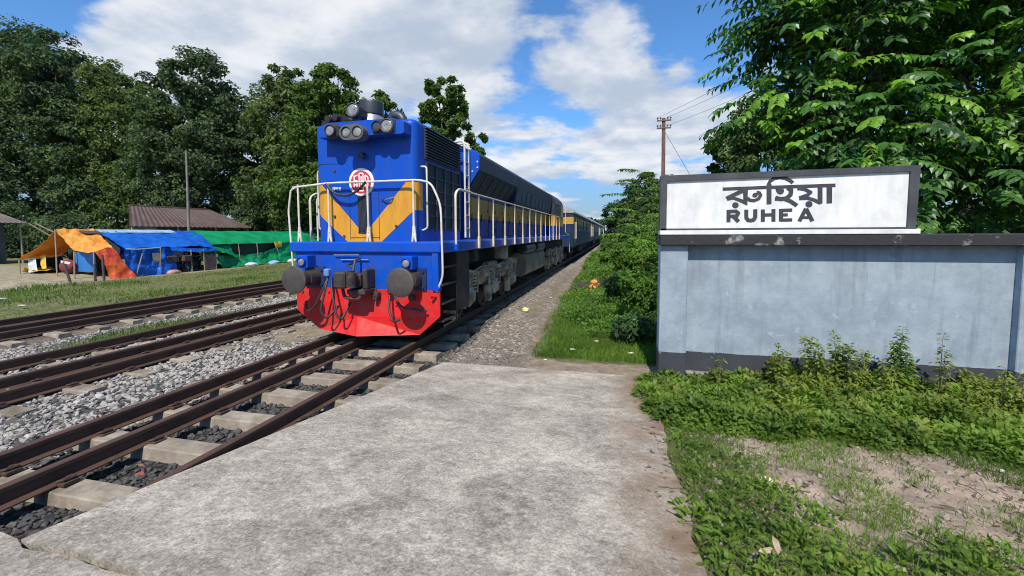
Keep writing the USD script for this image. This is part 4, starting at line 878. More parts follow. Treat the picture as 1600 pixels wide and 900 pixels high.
# bogies
def bogie(parent, y0, s):
    """three axle bogie side frame casting"""
    xf0, xf1 = XC + s * 1.06, XC + s * 1.20
    a, b = sorted((xf0, xf1))
    axles = (y0 + .55, y0 + 2.45, y0 + 4.35)
    prof = [(y0 - .35, .98), (y0 - .1, 1.10), (y0 + .35, 1.16), (y0 + 1.1, 1.02), (y0 + 1.5, .92), (y0 + 1.9, 1.02), (y0 + 2.1, 1.16), (y0 + 2.8, 1.16), (y0 + 3.0, 1.02), (y0 + 3.4, .92), (y0 + 3.8, 1.02), (y0 + 4.1, 1.16), (y0 + 4.8, 1.14), (y0 + 5.15, 1.0),
            (y0 + 5.1, .82), (y0 + 4.72, .78), (y0 + 4.66, .34), (y0 + 4.46, .30), (y0 + 4.44, .70), (y0 + 4.24, .70), (y0 + 4.2, .30), (y0 + 4.0, .34), (y0 + 3.9, .74), (y0 + 3.4, .68), (y0 + 2.9, .74), (y0 + 2.78, .34), (y0 + 2.56, .30), (y0 + 2.54, .70),
            (y0 + 2.34, .70), (y0 + 2.32, .30), (y0 + 2.1, .34), (y0 + 2.0, .74), (y0 + 1.5, .68), (y0 + 1.0, .74), (y0 + .88, .34), (y0 + .66, .28), (y0 + .64, .70), (y0 + .46, .70), (y0 + .44, .28), (y0 + .2, .34), (y0 + .1, .78), (y0 - .3, .8)]
    fr_ = obj('bogie_frame', ext(prof, a, b, 'x'), M['dust'], parent)
    for k, ya in enumerate(axles):
        mb = MB(); q0, q1 = sorted((XC + s * 1.04, XC + s * 1.30)); mb.box(q0, q1, ya - .17, ya + .17, .36, .72, .04); mb.add(lathe([(0, 0), (.12, 0), (.14, .04), (.14, .14)], (XC + s * 1.34, ya, .53), 'x', 18) if s < 0 else lathe([(.14, -.14), (.14, -.04), (.12, 0), (0, 0)], (XC + s * 1.34, ya, .53), 'x', 18))
        obj('axle_box', mb, M['dust'], fr_, smooth=30)
        for dy in (-.34, .34):
            mb = MB()
            yy = ya + dy
            t = np.linspace(0, 5 * 2 * np.pi, 60)
            mb.add(tube(np.stack([XC + s * 1.19 + .085 * np.cos(t), yy + .085 * np.sin(t), .62 + t / t[-1] * .36], 1), .02, 5))
            mb.cyl((XC + s * 1.19, yy, .58), (XC + s * 1.19, yy, .62), .13, n=14); mb.cyl((XC + s * 1.19, yy, .98), (XC + s * 1.19, yy, 1.05), .13, n=14)
            obj('coil_spring', mb, M['dust'], fr_)
    for k, yy in enumerate((y0 + 1.5, y0 + 3.4)):
        mb = MB(); mb.cyl((XC + s * 1.22, yy - .22, .96), (XC + s * 1.22, yy + .2, .96), .13, n=16); mb.tube([(XC + s * 1.24, yy + .2, .96), (XC + s * 1.26, yy + .42, .88), (XC + s * 1.24, yy + .46, .5), (XC + s * 1.2, yy + .42, .32)], .035, 8)
        mb.tube([(XC + s * 1.25, yy - .25, 1.02), (XC + s * 1.30, yy - .5, 1.0), (XC + s * 1.28, yy - .55, .6)], .02, 6); mb.box(*sorted((XC + s * 1.14, XC + s * 1.3)), yy + .34, yy + .52, .22, .62, .03)
        obj('brake_cylinder', mb, M['dust'], fr_, smooth=30)
    mb = MB(); mb.tube([(XC + s * 1.27, y0 - .2, 1.12), (XC + s * 1.29, y0 + .7, 1.06), (XC + s * 1.28, y0 + 1.2, 1.12), (XC + s * 1.29, y0 + 2.6, 1.06), (XC + s * 1.28, y0 + 4.9, 1.1)], .018, 6, .1)
    mb.tube([(XC + s * 1.22, y0 - .25, .9), (XC + s * 1.24, y0 - .34, .5), (XC + s * 1.2, y0 - .3, .3)], .03, 6); mb.box(*sorted((XC + s * 1.0, XC + s * 1.25)), y0 - .36, y0 - .16, .2, .75, .03)
    obj('sand_pipe', mb, M['dust'], fr_)
def wheelset(parent, ya, x0, x1, r=.53):
    mb = MB(); mb.cyl((x0, ya, r), (x1, ya, r), .09, n=12)
    for xw, s in ((x0, -1), (x1, 1)):
        mb.add(lathe([(0, s * .05), (.12, s * .06), (.16, s * .02), (r * .75, s * .0), (r * .82, s * .055), (r - .0, s * .055), (r, -s * .07), (r + .03, -s * .075), (r + .03, -s * .1), (r * .8, -s * .1), (0, -s * .06)], (xw, ya, r), 'x', 36))
    obj('wheelset', mb, M['wheel'], parent, smooth=30)
for y0 in (7.95, 19.9):
    for s in (1, -1): bogie(loco, y0, s)
    for d in (.55, 2.45, 4.35): wheelset(loco, y0 + d, RX[2], RX[0])

# ------------------------------------------------------------------ coaches
M['win'] = mat('coach_window', (0.02, 0.025, 0.03), rough=.12, spec=.6)
M['roofc'] = mat('coach_roof', (0.36, 0.37, 0.37), (0.22, 0.23, 0.24), scale=1.5, rough=.55)
M['frame'] = mat('window_frame', (0.05, 0.12, 0.20), (0.03, 0.08, 0.15), rough=.45)
def make_coach(y0, label, paint):
    hw, L_ = 1.60, 20.6
    t = thing('passenger_coach', label, 'coach', (XC, y0, 0), 'coaches behind the locomotive')
    body = sym([(hw - .05, 1.0), (hw, 1.12), (hw, 3.12), (hw - .05, 3.22)])
    obj('body', ext(body, y0, y0 + L_, 'y'), paint, t)
    rp = sym([(hw + .02, 3.16), (hw + .015, 3.24), (hw - .15, 3.45), (hw - .6, 3.66), (hw - 1.1, 3.75), (.001, 3.78)])
    obj('roof', ext(rp, y0 - .03, y0 + L_ + .03, 'y'), M['roofc'], t)
    for s in (1, -1):
        xo = XC + s * hw
        def slab(n, y_a, y_b, z0, z1, d, mm, par=t):
            a, b = sorted((xo - s * .01, xo + s * d)); return obj(n, cbox(a, b, y_a, y_b, z0, z1, .0), mm, par)
        for yd in (y0 + .75, y0 + L_ - 1.6):
            d = slab('door', yd, yd + .85, 1.15, 3.08, .006, M['win'])
            obj('door_rail', tube([(xo + s * .05, yd - .08, 1.5), (xo + s * .05, yd - .08, 2.6)], .02, 6), M['white'], d)
            obj('door_rail', tube([(xo + s * .05, yd + .93, 1.5), (xo + s * .05, yd + .93, 2.6)], .02, 6), M['white'], d)
        for k in range(9):
            yw = y0 + 2.35 + k * 1.8
            w_ = slab('window', yw, yw + 1.15, 2.02, 2.86, .014, M['frame'])
            slab('pane', yw + .06, yw + 1.09, 2.08, 2.80, .020, M['win'], w_)
    mb = MB(); mb.box(XC - 1.2, XC + 1.2, y0 + .2, y0 + L_ - .2, .78, 1.0); mb.box(XC - 1.35, XC + 1.35, y0 + 7, y0 + 10.5, .45, .8); mb.box(XC - 1.3, XC + 1.3, y0 + 11.5, y0 + 13, .5, .8)
    obj('underframe', mb, M['under'], t)
    for yb in (y0 + 2.9, y0 + L_ - 2.9):
        for s in (1, -1):
            mb = MB(); mb.add(ext([(yb - 1.7, .62), (yb - .6, .40), (yb + .6, .40), (yb + 1.7, .62), (yb + 1.6, .80), (yb + .5, .62), (yb - .5, .62), (yb - 1.6, .80)], XC + s * 1.08 - .06, XC + s * 1.08 + .06, 'x')); obj('bogie_frame', mb, M['under'], t)
        for d in (-1.3, 1.3): wheelset(t, yb + d, RX[2], RX[0], .457)
    mb = MB(); mb.box(XC - .35, XC + .35, y0 - .45, y0 + .02, 1.1, 3.1); obj('gangway', mb, M['under'], t)
    return t
c0 = make_coach(27.35, 'blue coach with yellow band coupled directly behind the locomotive', M['coachp'])
copy_thing(c0, 'passenger_coach', (0, 21.5, 0), 'blue coach second behind the locomotive')
copy_thing(c0, 'passenger_coach', (0, 43.0, 0), 'blue coach third behind the locomotive, next to the white marker post')
M['coachw'] = band_paint('pale_coach_livery', (0.40, 0.36, 0.35), (0.45, 0.40, 0.38), (0.5, 0.46, 0.45), 2.45, 2.90, 2.905)
c3 = make_coach(91.85, 'pale coach fourth behind the locomotive, beyond the blue coaches', M['coachw'])
copy_thing(c3, 'passenger_coach', (0, 21.5, 0), 'pale coach at the visible far end of the train')

# ------------------------------------------------------------------ tarpaulin shelters by the far track
def cloth(name, c1, c2, trans=.25, scale=1.2, c3=None):
    n = {"g": ("geometry", {}), "n": ("noise_texture", {"scale": scale, "detail": 5.0}), "r": ("map_range", {"from_min": .4, "from_max": .62, "clamp": True}), "m": ("mix_color", {"a": c1, "b": c2}),
         "w": ("noise_texture", {"scale": 9.0, "detail": 4.0}), "b": ("bump", {"distance": .03}), "p": ("principled_bsdf", {"roughness": .48, "specular_ior_level": .4}), "t": ("translucent_bsdf", {}), "x": ("mix_closure", {"fac": trans})}
    l = [("g.position", "n.vector"), ("g.position", "w.vector"), ("n.fac", "r.value"), ("r.result", "m.fac"), ("w.fac", "b.height"), ("b.normal", "p.normal"), ("m.result", "p.base_color"), ("m.result", "t.color"), ("p.BSDF", "x.closure1"), ("t.BSDF", "x.closure2")]
    return usdkit.material(stage, '/World/Looks/' + name, n, l, surface="x.closure")
M['c_or'] = cloth('orange_tarpaulin', (0.72, 0.26, 0.035), (0.78, 0.38, 0.07)); M['c_rd'] = cloth('red_orange_tarpaulin', (0.66, 0.13, 0.03), (0.55, 0.06, 0.035), scale=1.6)
M['c_bl'] = cloth('blue_tarpaulin', (0.008, 0.10, 0.50), (0.014, 0.15, 0.62)); M['c_pb'] = cloth('pale_blue_tarpaulin', (0.30, 0.46, 0.66), (0.4, 0.55, 0.7)); M['c_gr'] = cloth('green_netting', (0.005, 0.25, 0.095), (0.010, 0.36, 0.14), .3)
M['c_dk'] = cloth('dark_netting', (0.012, 0.035, 0.028), (0.02, 0.05, 0.035), .1); M['c_wh'] = cloth('white_sheet', (0.7, 0.72, 0.75), (0.6, 0.62, 0.66)); M['c_ye'] = cloth('yellow_sheet', (0.75, 0.55, 0.08), (0.7, 0.45, 0.06)); M['c_pk'] = cloth('pink_cloth', (0.55, 0.28, 0.22), (0.5, 0.35, 0.3))
M['bamboo'] = mat('bamboo_pole', (0.30, 0.24, 0.17), (0.2, 0.16, 0.11), scale=6, rough=.7); M['post'] = mat('dark_post', (0.045, 0.032, 0.03), (0.08, 0.055, 0.05), scale=8, rough=.85)
M['bboard'] = mat('blue_board', (0.02, 0.16, 0.46), (0.02, 0.13, 0.38), scale=2, rough=.45); M['rust'] = mat('rusty_sheet', (0.20, 0.12, 0.10), (0.12, 0.08, 0.09), scale=3, rough=.8, dirt=(.3, .26, .25), dscale=5, damt=.4)
from scipy import ndimage
def drape(rows, sub=6, amp=.05, seed=0, fold=None):
    A = np.array(rows, float); sub = int(sub * 1.6)
    m_, n_ = A.shape[:2]
    gi, gj = np.meshgrid(np.linspace(0, m_ - 1, (m_ - 1) * sub + 1), np.linspace(0, n_ - 1, (n_ - 1) * sub + 1), indexing='ij')
    P = np.stack([ndimage.map_coordinates(A[..., k], [gi, gj], order=1) for k in range(3)], -1)
    du, dv = np.gradient(P, axis=0), np.gradient(P, axis=1)
    N = np.cross(du, dv); N /= np.linalg.norm(N, axis=-1, keepdims=True) + 1e-9
    w = meshkit.fbm(P * 2.1, 3, seed) - .5 + (.7 * (meshkit.fbm(P * np.array([5.0, 5.0, 1.2]), 2, seed + 5) - .5))
    P = P + N * (amp * 2.6 * w + amp * .45 * (meshkit.fbm(P * 9.0, 2, seed + 9) - .5))[..., None]
    a, b = P.shape[:2]
    id_ = np.arange(a * b).reshape(a, b)
    f = np.stack([id_[:-1, :-1], id_[1:, :-1], id_[1:, 1:], id_[:-1, 1:]], -1).reshape(-1, 4)
    v = P.reshape(-1, 3)
    Nn = N.reshape(-1, 3) * .006
    f = np.vstack([f, f[:, ::-1] + len(v)])
    return np.vstack([v, v - Nn]), f
t = thing('tarpaulin_tent', 'orange tarpaulin shelter with open front and red orange flap', 'tent', (-24.8, 14.9, -.2))
obj('canopy', drape([[(-27.5, 13.9, .72), (-26.6, 14.1, 1.22), (-25.95, 14.2, 1.60), (-25.42, 14.2, 2.16), (-24.85, 14.2, 1.66), (-24.28, 14.2, 1.13), (-23.55, 14.5, 1.07)],
                     [(-27.6, 14.7, .82), (-26.8, 14.8, 1.30), (-26.2, 14.8, 1.72), (-25.5, 14.9, 2.20), (-24.85, 14.8, 1.80), (-24.15, 14.8, 1.36), (-23.42, 14.9, 1.26)],
                     [(-27.6, 15.6, .8), (-26.9, 15.6, 1.30), (-26.3, 15.6, 1.72), (-25.5, 15.75, 2.17), (-24.8, 15.6, 1.85), (-24.1, 15.45, 1.5), (-23.40, 15.2, 1.30)]], 7, .07, 3), M['c_or'], t, smooth=True)
obj('back_sheet', drape([[(-27.3, 15.7, 1.1), (-27.3, 15.7, -.1)], [(-25.5, 15.95, 2.05), (-25.5, 15.95, -.1)], [(-23.6, 15.6, 1.25), (-23.6, 15.6, -.1)]], 5, .04, 4), M['c_dk'], t, smooth=True)
obj('side_back', drape([[(-27.45, 14.3, .75), (-27.5, 14.3, -.1)], [(-27.5, 15.6, .8), (-27.5, 15.6, -.1)]], 5, .05, 41), M['c_dk'], t, smooth=True)
obj('flap', drape([[(-23.52, 14.52, 1.09), (-23.40, 14.85, 1.28), (-23.38, 15.2, 1.30)], [(-23.2, 14.7, .45), (-23.1, 14.95, .5), (-23.02, 15.4, .5)], [(-23.05, 14.75, -.16), (-22.9, 15.0, -.2), (-22.7, 15.75, -.22)]], 8, .07, 5), M['c_rd'], t, smooth=True)
obj('patch', drape([[(-25.35, 15.0, 2.12), (-25.3, 15.75, 2.10)], [(-24.95, 15.05, 1.97), (-24.85, 15.65, 1.97)]], 5, .02, 6), M['post'], t, smooth=True)
for a, b in (((-25.42, 14.15, -.1), (-25.40, 14.2, 2.15)), ((-24.3, 14.15, -.2), (-24.28, 14.2, 1.13)), ((-23.55, 14.45, -.2), (-23.55, 14.5, 1.1)), ((-27.5, 13.95, -.05), (-27.5, 13.95, .75)), ((-25.5, 15.7, -.1), (-25.5, 15.75, 2.15))):
    obj('tent_pole', cyl(a, b, .03, n=7), M['bamboo'], t)
t = thing('tarpaulin_tent', 'long blue tarpaulin shelter with awning between orange and green ones', 'tent', (-24.4, 18.2, -.2))
R_ = lambda y0, y1, pts: [[(x_, y_, z_) for x_, z_ in pts] for y_ in np.linspace(y0, y1, 5)]
obj('canopy', drape([[(-27.4, y_, .5), (-26.4, y_, 1.35), (-25.5, y_, 2.13), (-24.4, y_ - .1, 1.72), (-23.2, y_ - .2, 1.22)] for y_ in (15.75, 17, 18.3, 19.5)] + [[(-27.4, 21, .5), (-26.4, 21, 1.35), (-25.5, 21.0, 2.11), (-24.3, 20.7, 1.64), (-23.0, 20.25, 1.05)]], 6, .06, 8), M['c_bl'], t, smooth=True)
obj('ridge_strip', drape([[(-25.50, y_, 2.165), (-25.1, y_, 2.005)] for y_ in (15.8, 17.2, 18.6, 19.6)], 5, .015, 9), M['c_pb'], t, smooth=True)
obj('side_sheet', drape([[(-23.22, y_, 1.20), (-23.15, y_, .5), (-23.0 + .1 * math.sin(3 * y_), y_, -.2)] for y_ in (15.55, 16.1, 16.7, 17.3, 17.9)], 6, .13, 10), M['c_bl'], t, smooth=True)
obj('awning_edge', drape([[(-23.2, 17.7, 1.24), (-23.12, 17.7, 1.05)], [(-23.1, 18.6, 1.14), (-23.0, 18.6, .94)], [(-23.0, 19.5, 1.10), (-22.92, 19.5, .90)], [(-23.0, 20.25, 1.06), (-22.95, 20.25, .93)]], 6, .05, 11), M['c_bl'], t, smooth=True)
obj('window_patch', drape([[(-23.16, 16.75, .95), (-23.09, 16.75, .45)], [(-23.16, 17.1, .95), (-23.09, 17.1, .45)]], 3, .01, 12), mat('tan_patch', (.28, .24, .2)), t)
obj('back_sheet', drape([[(-24.6, 17.9, 1.4), (-24.6, 17.9, -.2)], [(-24.6, 20.6, 1.4), (-24.6, 20.6, -.2)]], 5, .05, 13), M['c_dk'], t, smooth=True)
for a, b in (((-23.1, 17.05, -.2), (-22.95, 17.05, 1.28)), ((-22.95, 19.4, -.2), (-22.95, 19.4, 1.05)), ((-23.1, 15.9, -.2), (-23.0, 16.2, .95)), ((-23.0, 18.7, -.2), (-23.0, 18.7, 1.05)), ((-23.0, 20.2, -.2), (-23.0, 20.2, 1.0))):
    obj('tent_pole', cyl(a, b, .026, n=7), M['bamboo'], t)
mb = MB(); mb.tube([(-23.18, 15.6, 1.2), (-23.05, 16.0, 1.17), (-23.0, 16.6, 1.2), (-23.0, 17.05, 1.22)], .03, 6)
obj('hem_rope', mb, M['c_pb'], t)
t = thing('tarpaulin_tent', 'long green netting shelter with a dark side opening', 'tent', (-25, 26, -.2))
obj('canopy', drape([[(-27.6, y_, .5), (-26.5, y_, 1.4), (-25.6, y_, 2.12), (-24.7, y_ - .1, 1.75), (-23.75 - .02 * (y_ - 20), y_ - .2, 1.28)] for y_ in (20.4, 23, 26, 29, 32.5, 36)], 6, .05, 14), M['c_gr'], t, smooth=True)
obj('front_fold', drape([[(-24.9, 20.5, 1.85), (-24.0, 20.3, 1.30), (-23.2, 20.15, .96)], [(-24.4, 21.1, 1.6), (-23.9, 21.2, 1.15), (-23.4, 21.3, .75)], [(-23.9, 22.0, 1.3), (-23.75, 22.0, .8), (-23.5, 22.2, .4)]], 7, .05, 15), M['c_gr'], t, smooth=True)
obj('lower_curtain', drape([[(-23.25, 20.4, .55), (-23.15, 20.5, .2), (-23.05, 20.6, -.15)]] + [[(-23.7 - .03 * (y_ - 21), y_, a_), (-23.6 - .03 * (y_ - 21), y_, a_ * .4), (-23.35 - .03 * (y_ - 21), y_, -.15)] for y_, a_ in ((21.5, .66), (23, .56), (24.6, .64), (25.8, 1.0))] + [[(-23.9 - .03 * (y_ - 26), y_, 1.28), (-23.8 - .03 * (y_ - 26), y_, .6), (-23.5 - .03 * (y_ - 26), y_, -.15)] for y_ in (26.0, 29, 33, 36)], 6, .10, 16), M['c_gr'], t, smooth=True)
obj('netting', drape([[(-23.95, 21.3, 1.30), (-23.9, 21.3, .2)], [(-24.1, 26.0, 1.30), (-24.0, 26.0, .2)]], 8, .05, 17), M['c_dk'], t, smooth=True)
obj('yellow_tag', drape([[(-23.78, 25.5, 1.38), (-23.72, 25.5, .95)], [(-23.85, 26.2, 1.38), (-23.78, 26.2, .98)]], 4, .05, 18), M['c_ye'], t, smooth=True)
for yk in (22.5, 24.0, 25.8, 28.5): obj('tent_pole', cyl((-23.6 - .03 * (yk - 21), yk, -.2), (-23.72 - .03 * (yk - 21), yk, 1.3), .025, n=7), M['bamboo'], t)
M['drd'] = mat('dark_red_cloth', (.16, .025, .02), (.10, .02, .02), rough=.8)
# things around the shelters
b = thing('blue_board', 'blue painted board standing under the orange tarpaulin', 'board', (-24.6, 14.9, .3))
obj('board_face', cbox(-25.75, -24.3, 15.0, 15.04, .10, 1.08, .01), M['bboard'], b)
for xx in (-25.6, -24.4): obj('leg', cyl((xx, 15.07, -.1), (xx, 15.07, 1.0), .03, n=7), M['post'], b)
for (a, bb, lab) in (((-22.95, 13.2, -.15), (-23.15, 13.15, .75), 'leaning dark post leftmost in front of the orange tent'), ((-22.35, 13.75, -.15), (-22.35, 13.75, .62), 'short dark post in front of the orange flap, left of its pair'), ((-22.15, 13.95, -.15), (-22.2, 13.98, 1.0), 'tall rusty post in front of the orange flap')):
    obj('wooden_post', cyl(a, bb, .05, .045, 9), M['post'], label=lab, cat='post')
obj('white_rag', drape([[(-23.3, 13.12, .80), (-23.25, 13.1, .70)], [(-22.85, 13.2, .72), (-22.9, 13.18, .63)]], 4, .02, 20), M['c_wh'], label='white rag tied to the leaning post by the orange tent', cat='rag')
obj('yellow_sheet', drape([[(-28.2, 14.3, .15), (-28.2, 14.9, .12)], [(-27.6, 14.2, .28), (-27.5, 15.0, .3)], [(-26.9, 14.2, .2), (-26.8, 14.9, .22)]], 5, .10, 21), M['c_ye'], smooth=True, label='crumpled yellow sheet on the ground left of the orange tent', cat='sheet')
obj('hanging_cloth', drape([[(-26.9, 14.4, .85), (-26.9, 14.45, .25)], [(-26.6, 14.4, .95), (-26.6, 14.45, .3)]], 5, .04, 22), M['c_ye'], smooth=True, label='yellow cloth hanging under the left eave of the orange tent', cat='cloth')
obj('hanging_cloth', drape([[(-27.35, 14.2, .7), (-27.4, 14.2, .1)], [(-27.0, 14.3, .8), (-26.95, 14.3, .15)]], 5, .05, 23), M['c_wh'], smooth=True, label='white cloth hanging at the left edge of the orange tent', cat='cloth')
obj('red_bundle', trimesh.Trimesh(*(lambda s: (np.asarray(s.vertices) * [.45, .3, .35] * (1 + .25 * (meshkit.fbm(np.asarray(s.vertices) * 2.5, 3, 4)[:, None] - .5)) + [-25.9, 14.9, .35], s.faces))(trimesh.creation.icosphere(2)), process=False), M['drd'], smooth=True, label='dark red bundle inside the orange tent', cat='bundle')
obj('cloth_heap', trimesh.Trimesh(*(lambda s: (np.asarray(s.vertices) * [.2, .34, .14] * (1 + .5 * (meshkit.fbm(np.asarray(s.vertices) * 2.5, 3, 9)[:, None] - .5)) + [-22.75, 17.5, -.1], s.faces))(trimesh.creation.icosphere(2)), process=False), M['c_pk'], smooth=True, label='pinkish cloth heap on the ground by the blue tent pole', cat='cloth heap')
fn = thing('plank_fence', 'rusty pink grey sheet panel under the end of the blue awning', 'panel', (-23.0, 19.9, -.2))
for k in range(7): obj('plank', cbox(-23.02, -22.99, 19.45 + k * .115, 19.55 + k * .115, -.2, .72 + .05 * math.sin(2.3 * k), .004), M['rust'], fn)
def bicycle(label, x_, y_, lean):
    t = thing('bicycle', label, 'bicycle', (x_, y_, -.2))
    P = lambda a, b: np.array([x_ - lean * b, y_ + a, -.2 + b])
    for c in (0, 1.05):
        th = np.linspace(0, 2 * np.pi, 25)
        w_ = obj('wheel', tube([P(c + .33 * math.cos(a), .35 + .33 * math.sin(a)) for a in th], .022, 6), M['rubber'], t, smooth=True)
        mb = MB()
        for a in np.linspace(0, np.pi, 7)[:-1]: mb.cyl(P(c + .32 * math.cos(a), .35 + .32 * math.sin(a)), P(c - .32 * math.cos(a), .35 - .32 * math.sin(a)), .004, n=4)
        obj('spokes', mb, M['alum'], w_)
    mb = MB()
    for a, b in (((0, .35), (.42, .35)), ((0, .35), (.32, .85)), ((.42, .35), (.30, .92)), ((.42, .35), (.88, .82)), ((.32, .85), (.86, .88)), ((.84, .98), (1.05, .35))): mb.cyl(P(*a), P(*b), .02, n=6)
    obj('frame', mb, M['under'], t)
    mb = MB(); mb.tube([P(.86, .9), P(.82, 1.05), P(.95, 1.06)], .016, 6); mb.tube([P(.82, 1.05) + [.25, -.08, 0], P(.84, 1.06), P(.82, 1.05) + [-.25, -.08, 0]], .015, 6)
    obj('handlebar', mb, M['alum'], t)
    obj('saddle', cbox(*sorted((P(.3, .9)[0] - .08, P(.3, .9)[0] + .08)), y_ + .17, y_ + .43, .70, .76, .02), M['rubber'], t)
    mb = MB(); mb.box(*sorted((P(0, .7)[0] - .2, P(0, .7)[0] + .2)), y_ - .3, y_ + .2, .42, .75, .04)
    obj('load', mb, M['post'], t)
bicycle('black bicycle standing under the blue awning, nearer the tent pole', -23.1, 17.75, .15)
bicycle('black bicycle standing under the blue awning, nearer the sheet panel', -23.05, 18.55, .15)
obj('white_sheet', drape([[(-24.0, 17.9, 1.15), (-23.9, 17.9, .35)], [(-24.0, 19.0, 1.15), (-23.9, 19.0, .4)]], 6, .05, 26), M['c_wh'], smooth=True, label='white cloth hung inside the blue tent behind the bicycles', cat='cloth')
rg = np.random.default_rng(8)
for k, (x_, y_, lab) in enumerate([(-23.1, 22.8, 'pale crumpled sack below the green netting, nearest of three'), (-23.2, 24.8, 'pale crumpled sack below the yellow tag'), (-23.5, 26.8, 'pale crumpled sack farthest along the green tent')]):
    s = trimesh.creation.icosphere(2); v = np.asarray(s.vertices)
    obj('sack', trimesh.Trimesh(v * [.3, .45, .16] * (1 + .6 * (meshkit.fbm(v * 2.2, 3, 30 + k)[:, None] - .5)) + [x_, y_, -.1], s.faces, process=False), M['c_wh'] if k != 1 else M['c_pb'], smooth=True, label=lab, cat='sack')

# ------------------------------------------------------------------ sheds behind the shelters
M['tin'] = mat('brown_tin_roof', (0.085, 0.058, 0.05), (0.125, 0.088, 0.078), scale=1.0, rough=.6, dirt=(.08, .05, .045), dscale=.8, damt=.6)
M['tin2'] = mat('grey_brown_tin_roof', (0.11, 0.088, 0.078), (0.15, 0.125, 0.11), scale=1.0, rough=.6, dirt=(.12, .09, .08), dscale=.8, damt=.5)
M['swall'] = mat('shed_wall', (0.07, 0.068, 0.065), (0.11, 0.105, 0.10), scale=2, rough=.85)
def shed(label, xr, xe, xb, y0, y1, hip, zr, ze, mroof, mwall, wallx, y1w, slant=0):
    t = thing('shed', label, 'shed', ((xe + xb) / 2, (y0 + y1) / 2, -.2))
    rp = [(xe, y0, ze), (xe, y1, ze), (xr, y1 - hip, zr), (xr, y0, zr)]
    mb = MB()
    n_ = 26
    # corrugated slope towards the tracks
    ys = np.linspace(0, 1, n_ * 4 + 1)
    up, lo = [], []
    for k, tt in enumerate(ys):
        cz = .022 * math.cos(k * math.pi / 2)
        up.append((xr, y0 + slant + tt * (y1 - hip - y0 - slant), zr + cz)); lo.append((xe, y0 + tt * (y1 - y0), ze + cz))
    V = np.array(up + lo); m_ = len(up); k = np.arange(m_ - 1)
    mb.add(V, np.stack([k, k + 1, k + 1 + m_, k + m_], 1)); mb.add(V - [0, 0, .03], np.stack([k, k + 1, k + 1 + m_, k + m_], 1)[:, ::-1])
    mb.add(np.array([(xr, y0 + slant, zr), (xb, y0 + slant * 1.8, ze), (xb, y1, ze), (xr, y1 - hip, zr)]), np.array([[0, 1, 2, 3]]))
    mb.add(np.array([(xr, y1 - hip, zr), (xe, y1, ze), (xb, y1, ze), (xb, y1, ze - .01)]), np.array([[0, 1, 2, 3]]))
    r = obj('roof', mb, mroof, t)
    obj('ridge_cap', tube([(xr, y0 + slant, zr + .01), (xr, y1 - hip, zr + .01)], .07, 8), mroof, r)
    obj('wall', (lambda q: q.get())(MB().box(wallx - .1, wallx, y0 + .3 + slant, y1w, -.3, ze + .1)), mwall, t)
    obj('wall', (lambda q: q.get())(MB().box(xb + .3, wallx - .1, y0 + .3 + slant * 1.8, y0 + .4 + slant * 1.8, -.3, ze + .1)), mwall, t)
    for yy in np.linspace(y0 + .25, y1 - .3, 4): obj('post', cyl((xe - .15, yy, -.3), (xe - .15, yy, ze), .06, n=7), M['bamboo'], t)
    return t
s1 = shed('low shed with long brown tin roof behind the blue tent', -34.2, -31.2, -37, 21.3, 31.0, 1.3, 4.02, 2.47, M['tin'], M['swall'], -32.2, 30.2, 2.1)
s2 = shed('grey brown roofed house at the far left edge behind the shelters', -46.3, -43, -49, 15, 22.4, 1.0, 4.2, 2.82, M['tin2'], M['swall'], -43.9, 21.6)
obj('window', cbox(-43.905, -43.88, 20.2, 21.0, .9, 2.0), M['win'], s2); obj('door', cbox(-43.905, -43.87, 18.6, 19.4, -.2, 1.9), M['c_pb'], s2)
obj('brace', cyl((-43, 22.5, 2.8), (-41.5, 24.5, .6), .05, n=6), M['bamboo'], s2); obj('brace', cyl((-43, 22.9, 2.8), (-40.5, 25.0, .6), .05, n=6), M['bamboo'], s2)

# ------------------------------------------------------------------ poles and wires
M['steel'] = mat('pole_steel', (0.17, 0.09, 0.07), (0.10, 0.065, 0.055), scale=3, rough=.75); M['polew'] = mat('pole_grey', (0.20, 0.175, 0.15), (0.13, 0.115, 0.10), scale=3, rough=.8); M['porc'] = mat('insulator', (0.12, 0.11, 0.11), rough=.3); M['wire'] = mat('wire_dark', (0.06, 0.06, 0.065), rough=.5)
t = thing('utility_pole', 'thin grey pole rising behind the blue and green shelters', 'pole', (-27.15, 22, -.2))
obj('shaft', tube([(-27.1, 22, -.3), (-27.14, 22, 2.2), (-27.0, 22, 7.3)], [.10, .09, .055], 9), M['polew'], t, smooth=True)
t = thing('telegraph_pole', 'rusty telegraph pole with two crossarms behind the name board', 'pole', (2.65, 27, 0))
obj('shaft', tube([(2.72, 27, -.3), (2.65, 27, 8.62)], [.13, .10], 8), M['steel'], t)
for z in (8.46, 8.02):
    a = obj('crossarm', cbox(2.26, 3.06, 26.86, 26.93, z - .04, z + .04, .008), M['steel'], t)
    for dx in (-.36, -.2, .2, .36): obj('insulator', lathe([(.02, .04), (.02, .10), (.05, .11), (.055, .17), (.03, .20), (0, .21)], (2.66 + dx, 26.9, z), 'z', 10), M['porc'], a, smooth=True)
def wire(a, b, sag, r=.008, n=14):
    t_ = np.linspace(0, 1, n)
    P = np.array(a) * (1 - t_)[:, None] + np.array(b) * t_[:, None]; P[:, 2] -= sag * 4 * t_ * (1 - t_)
    return tube(P, r, 5)
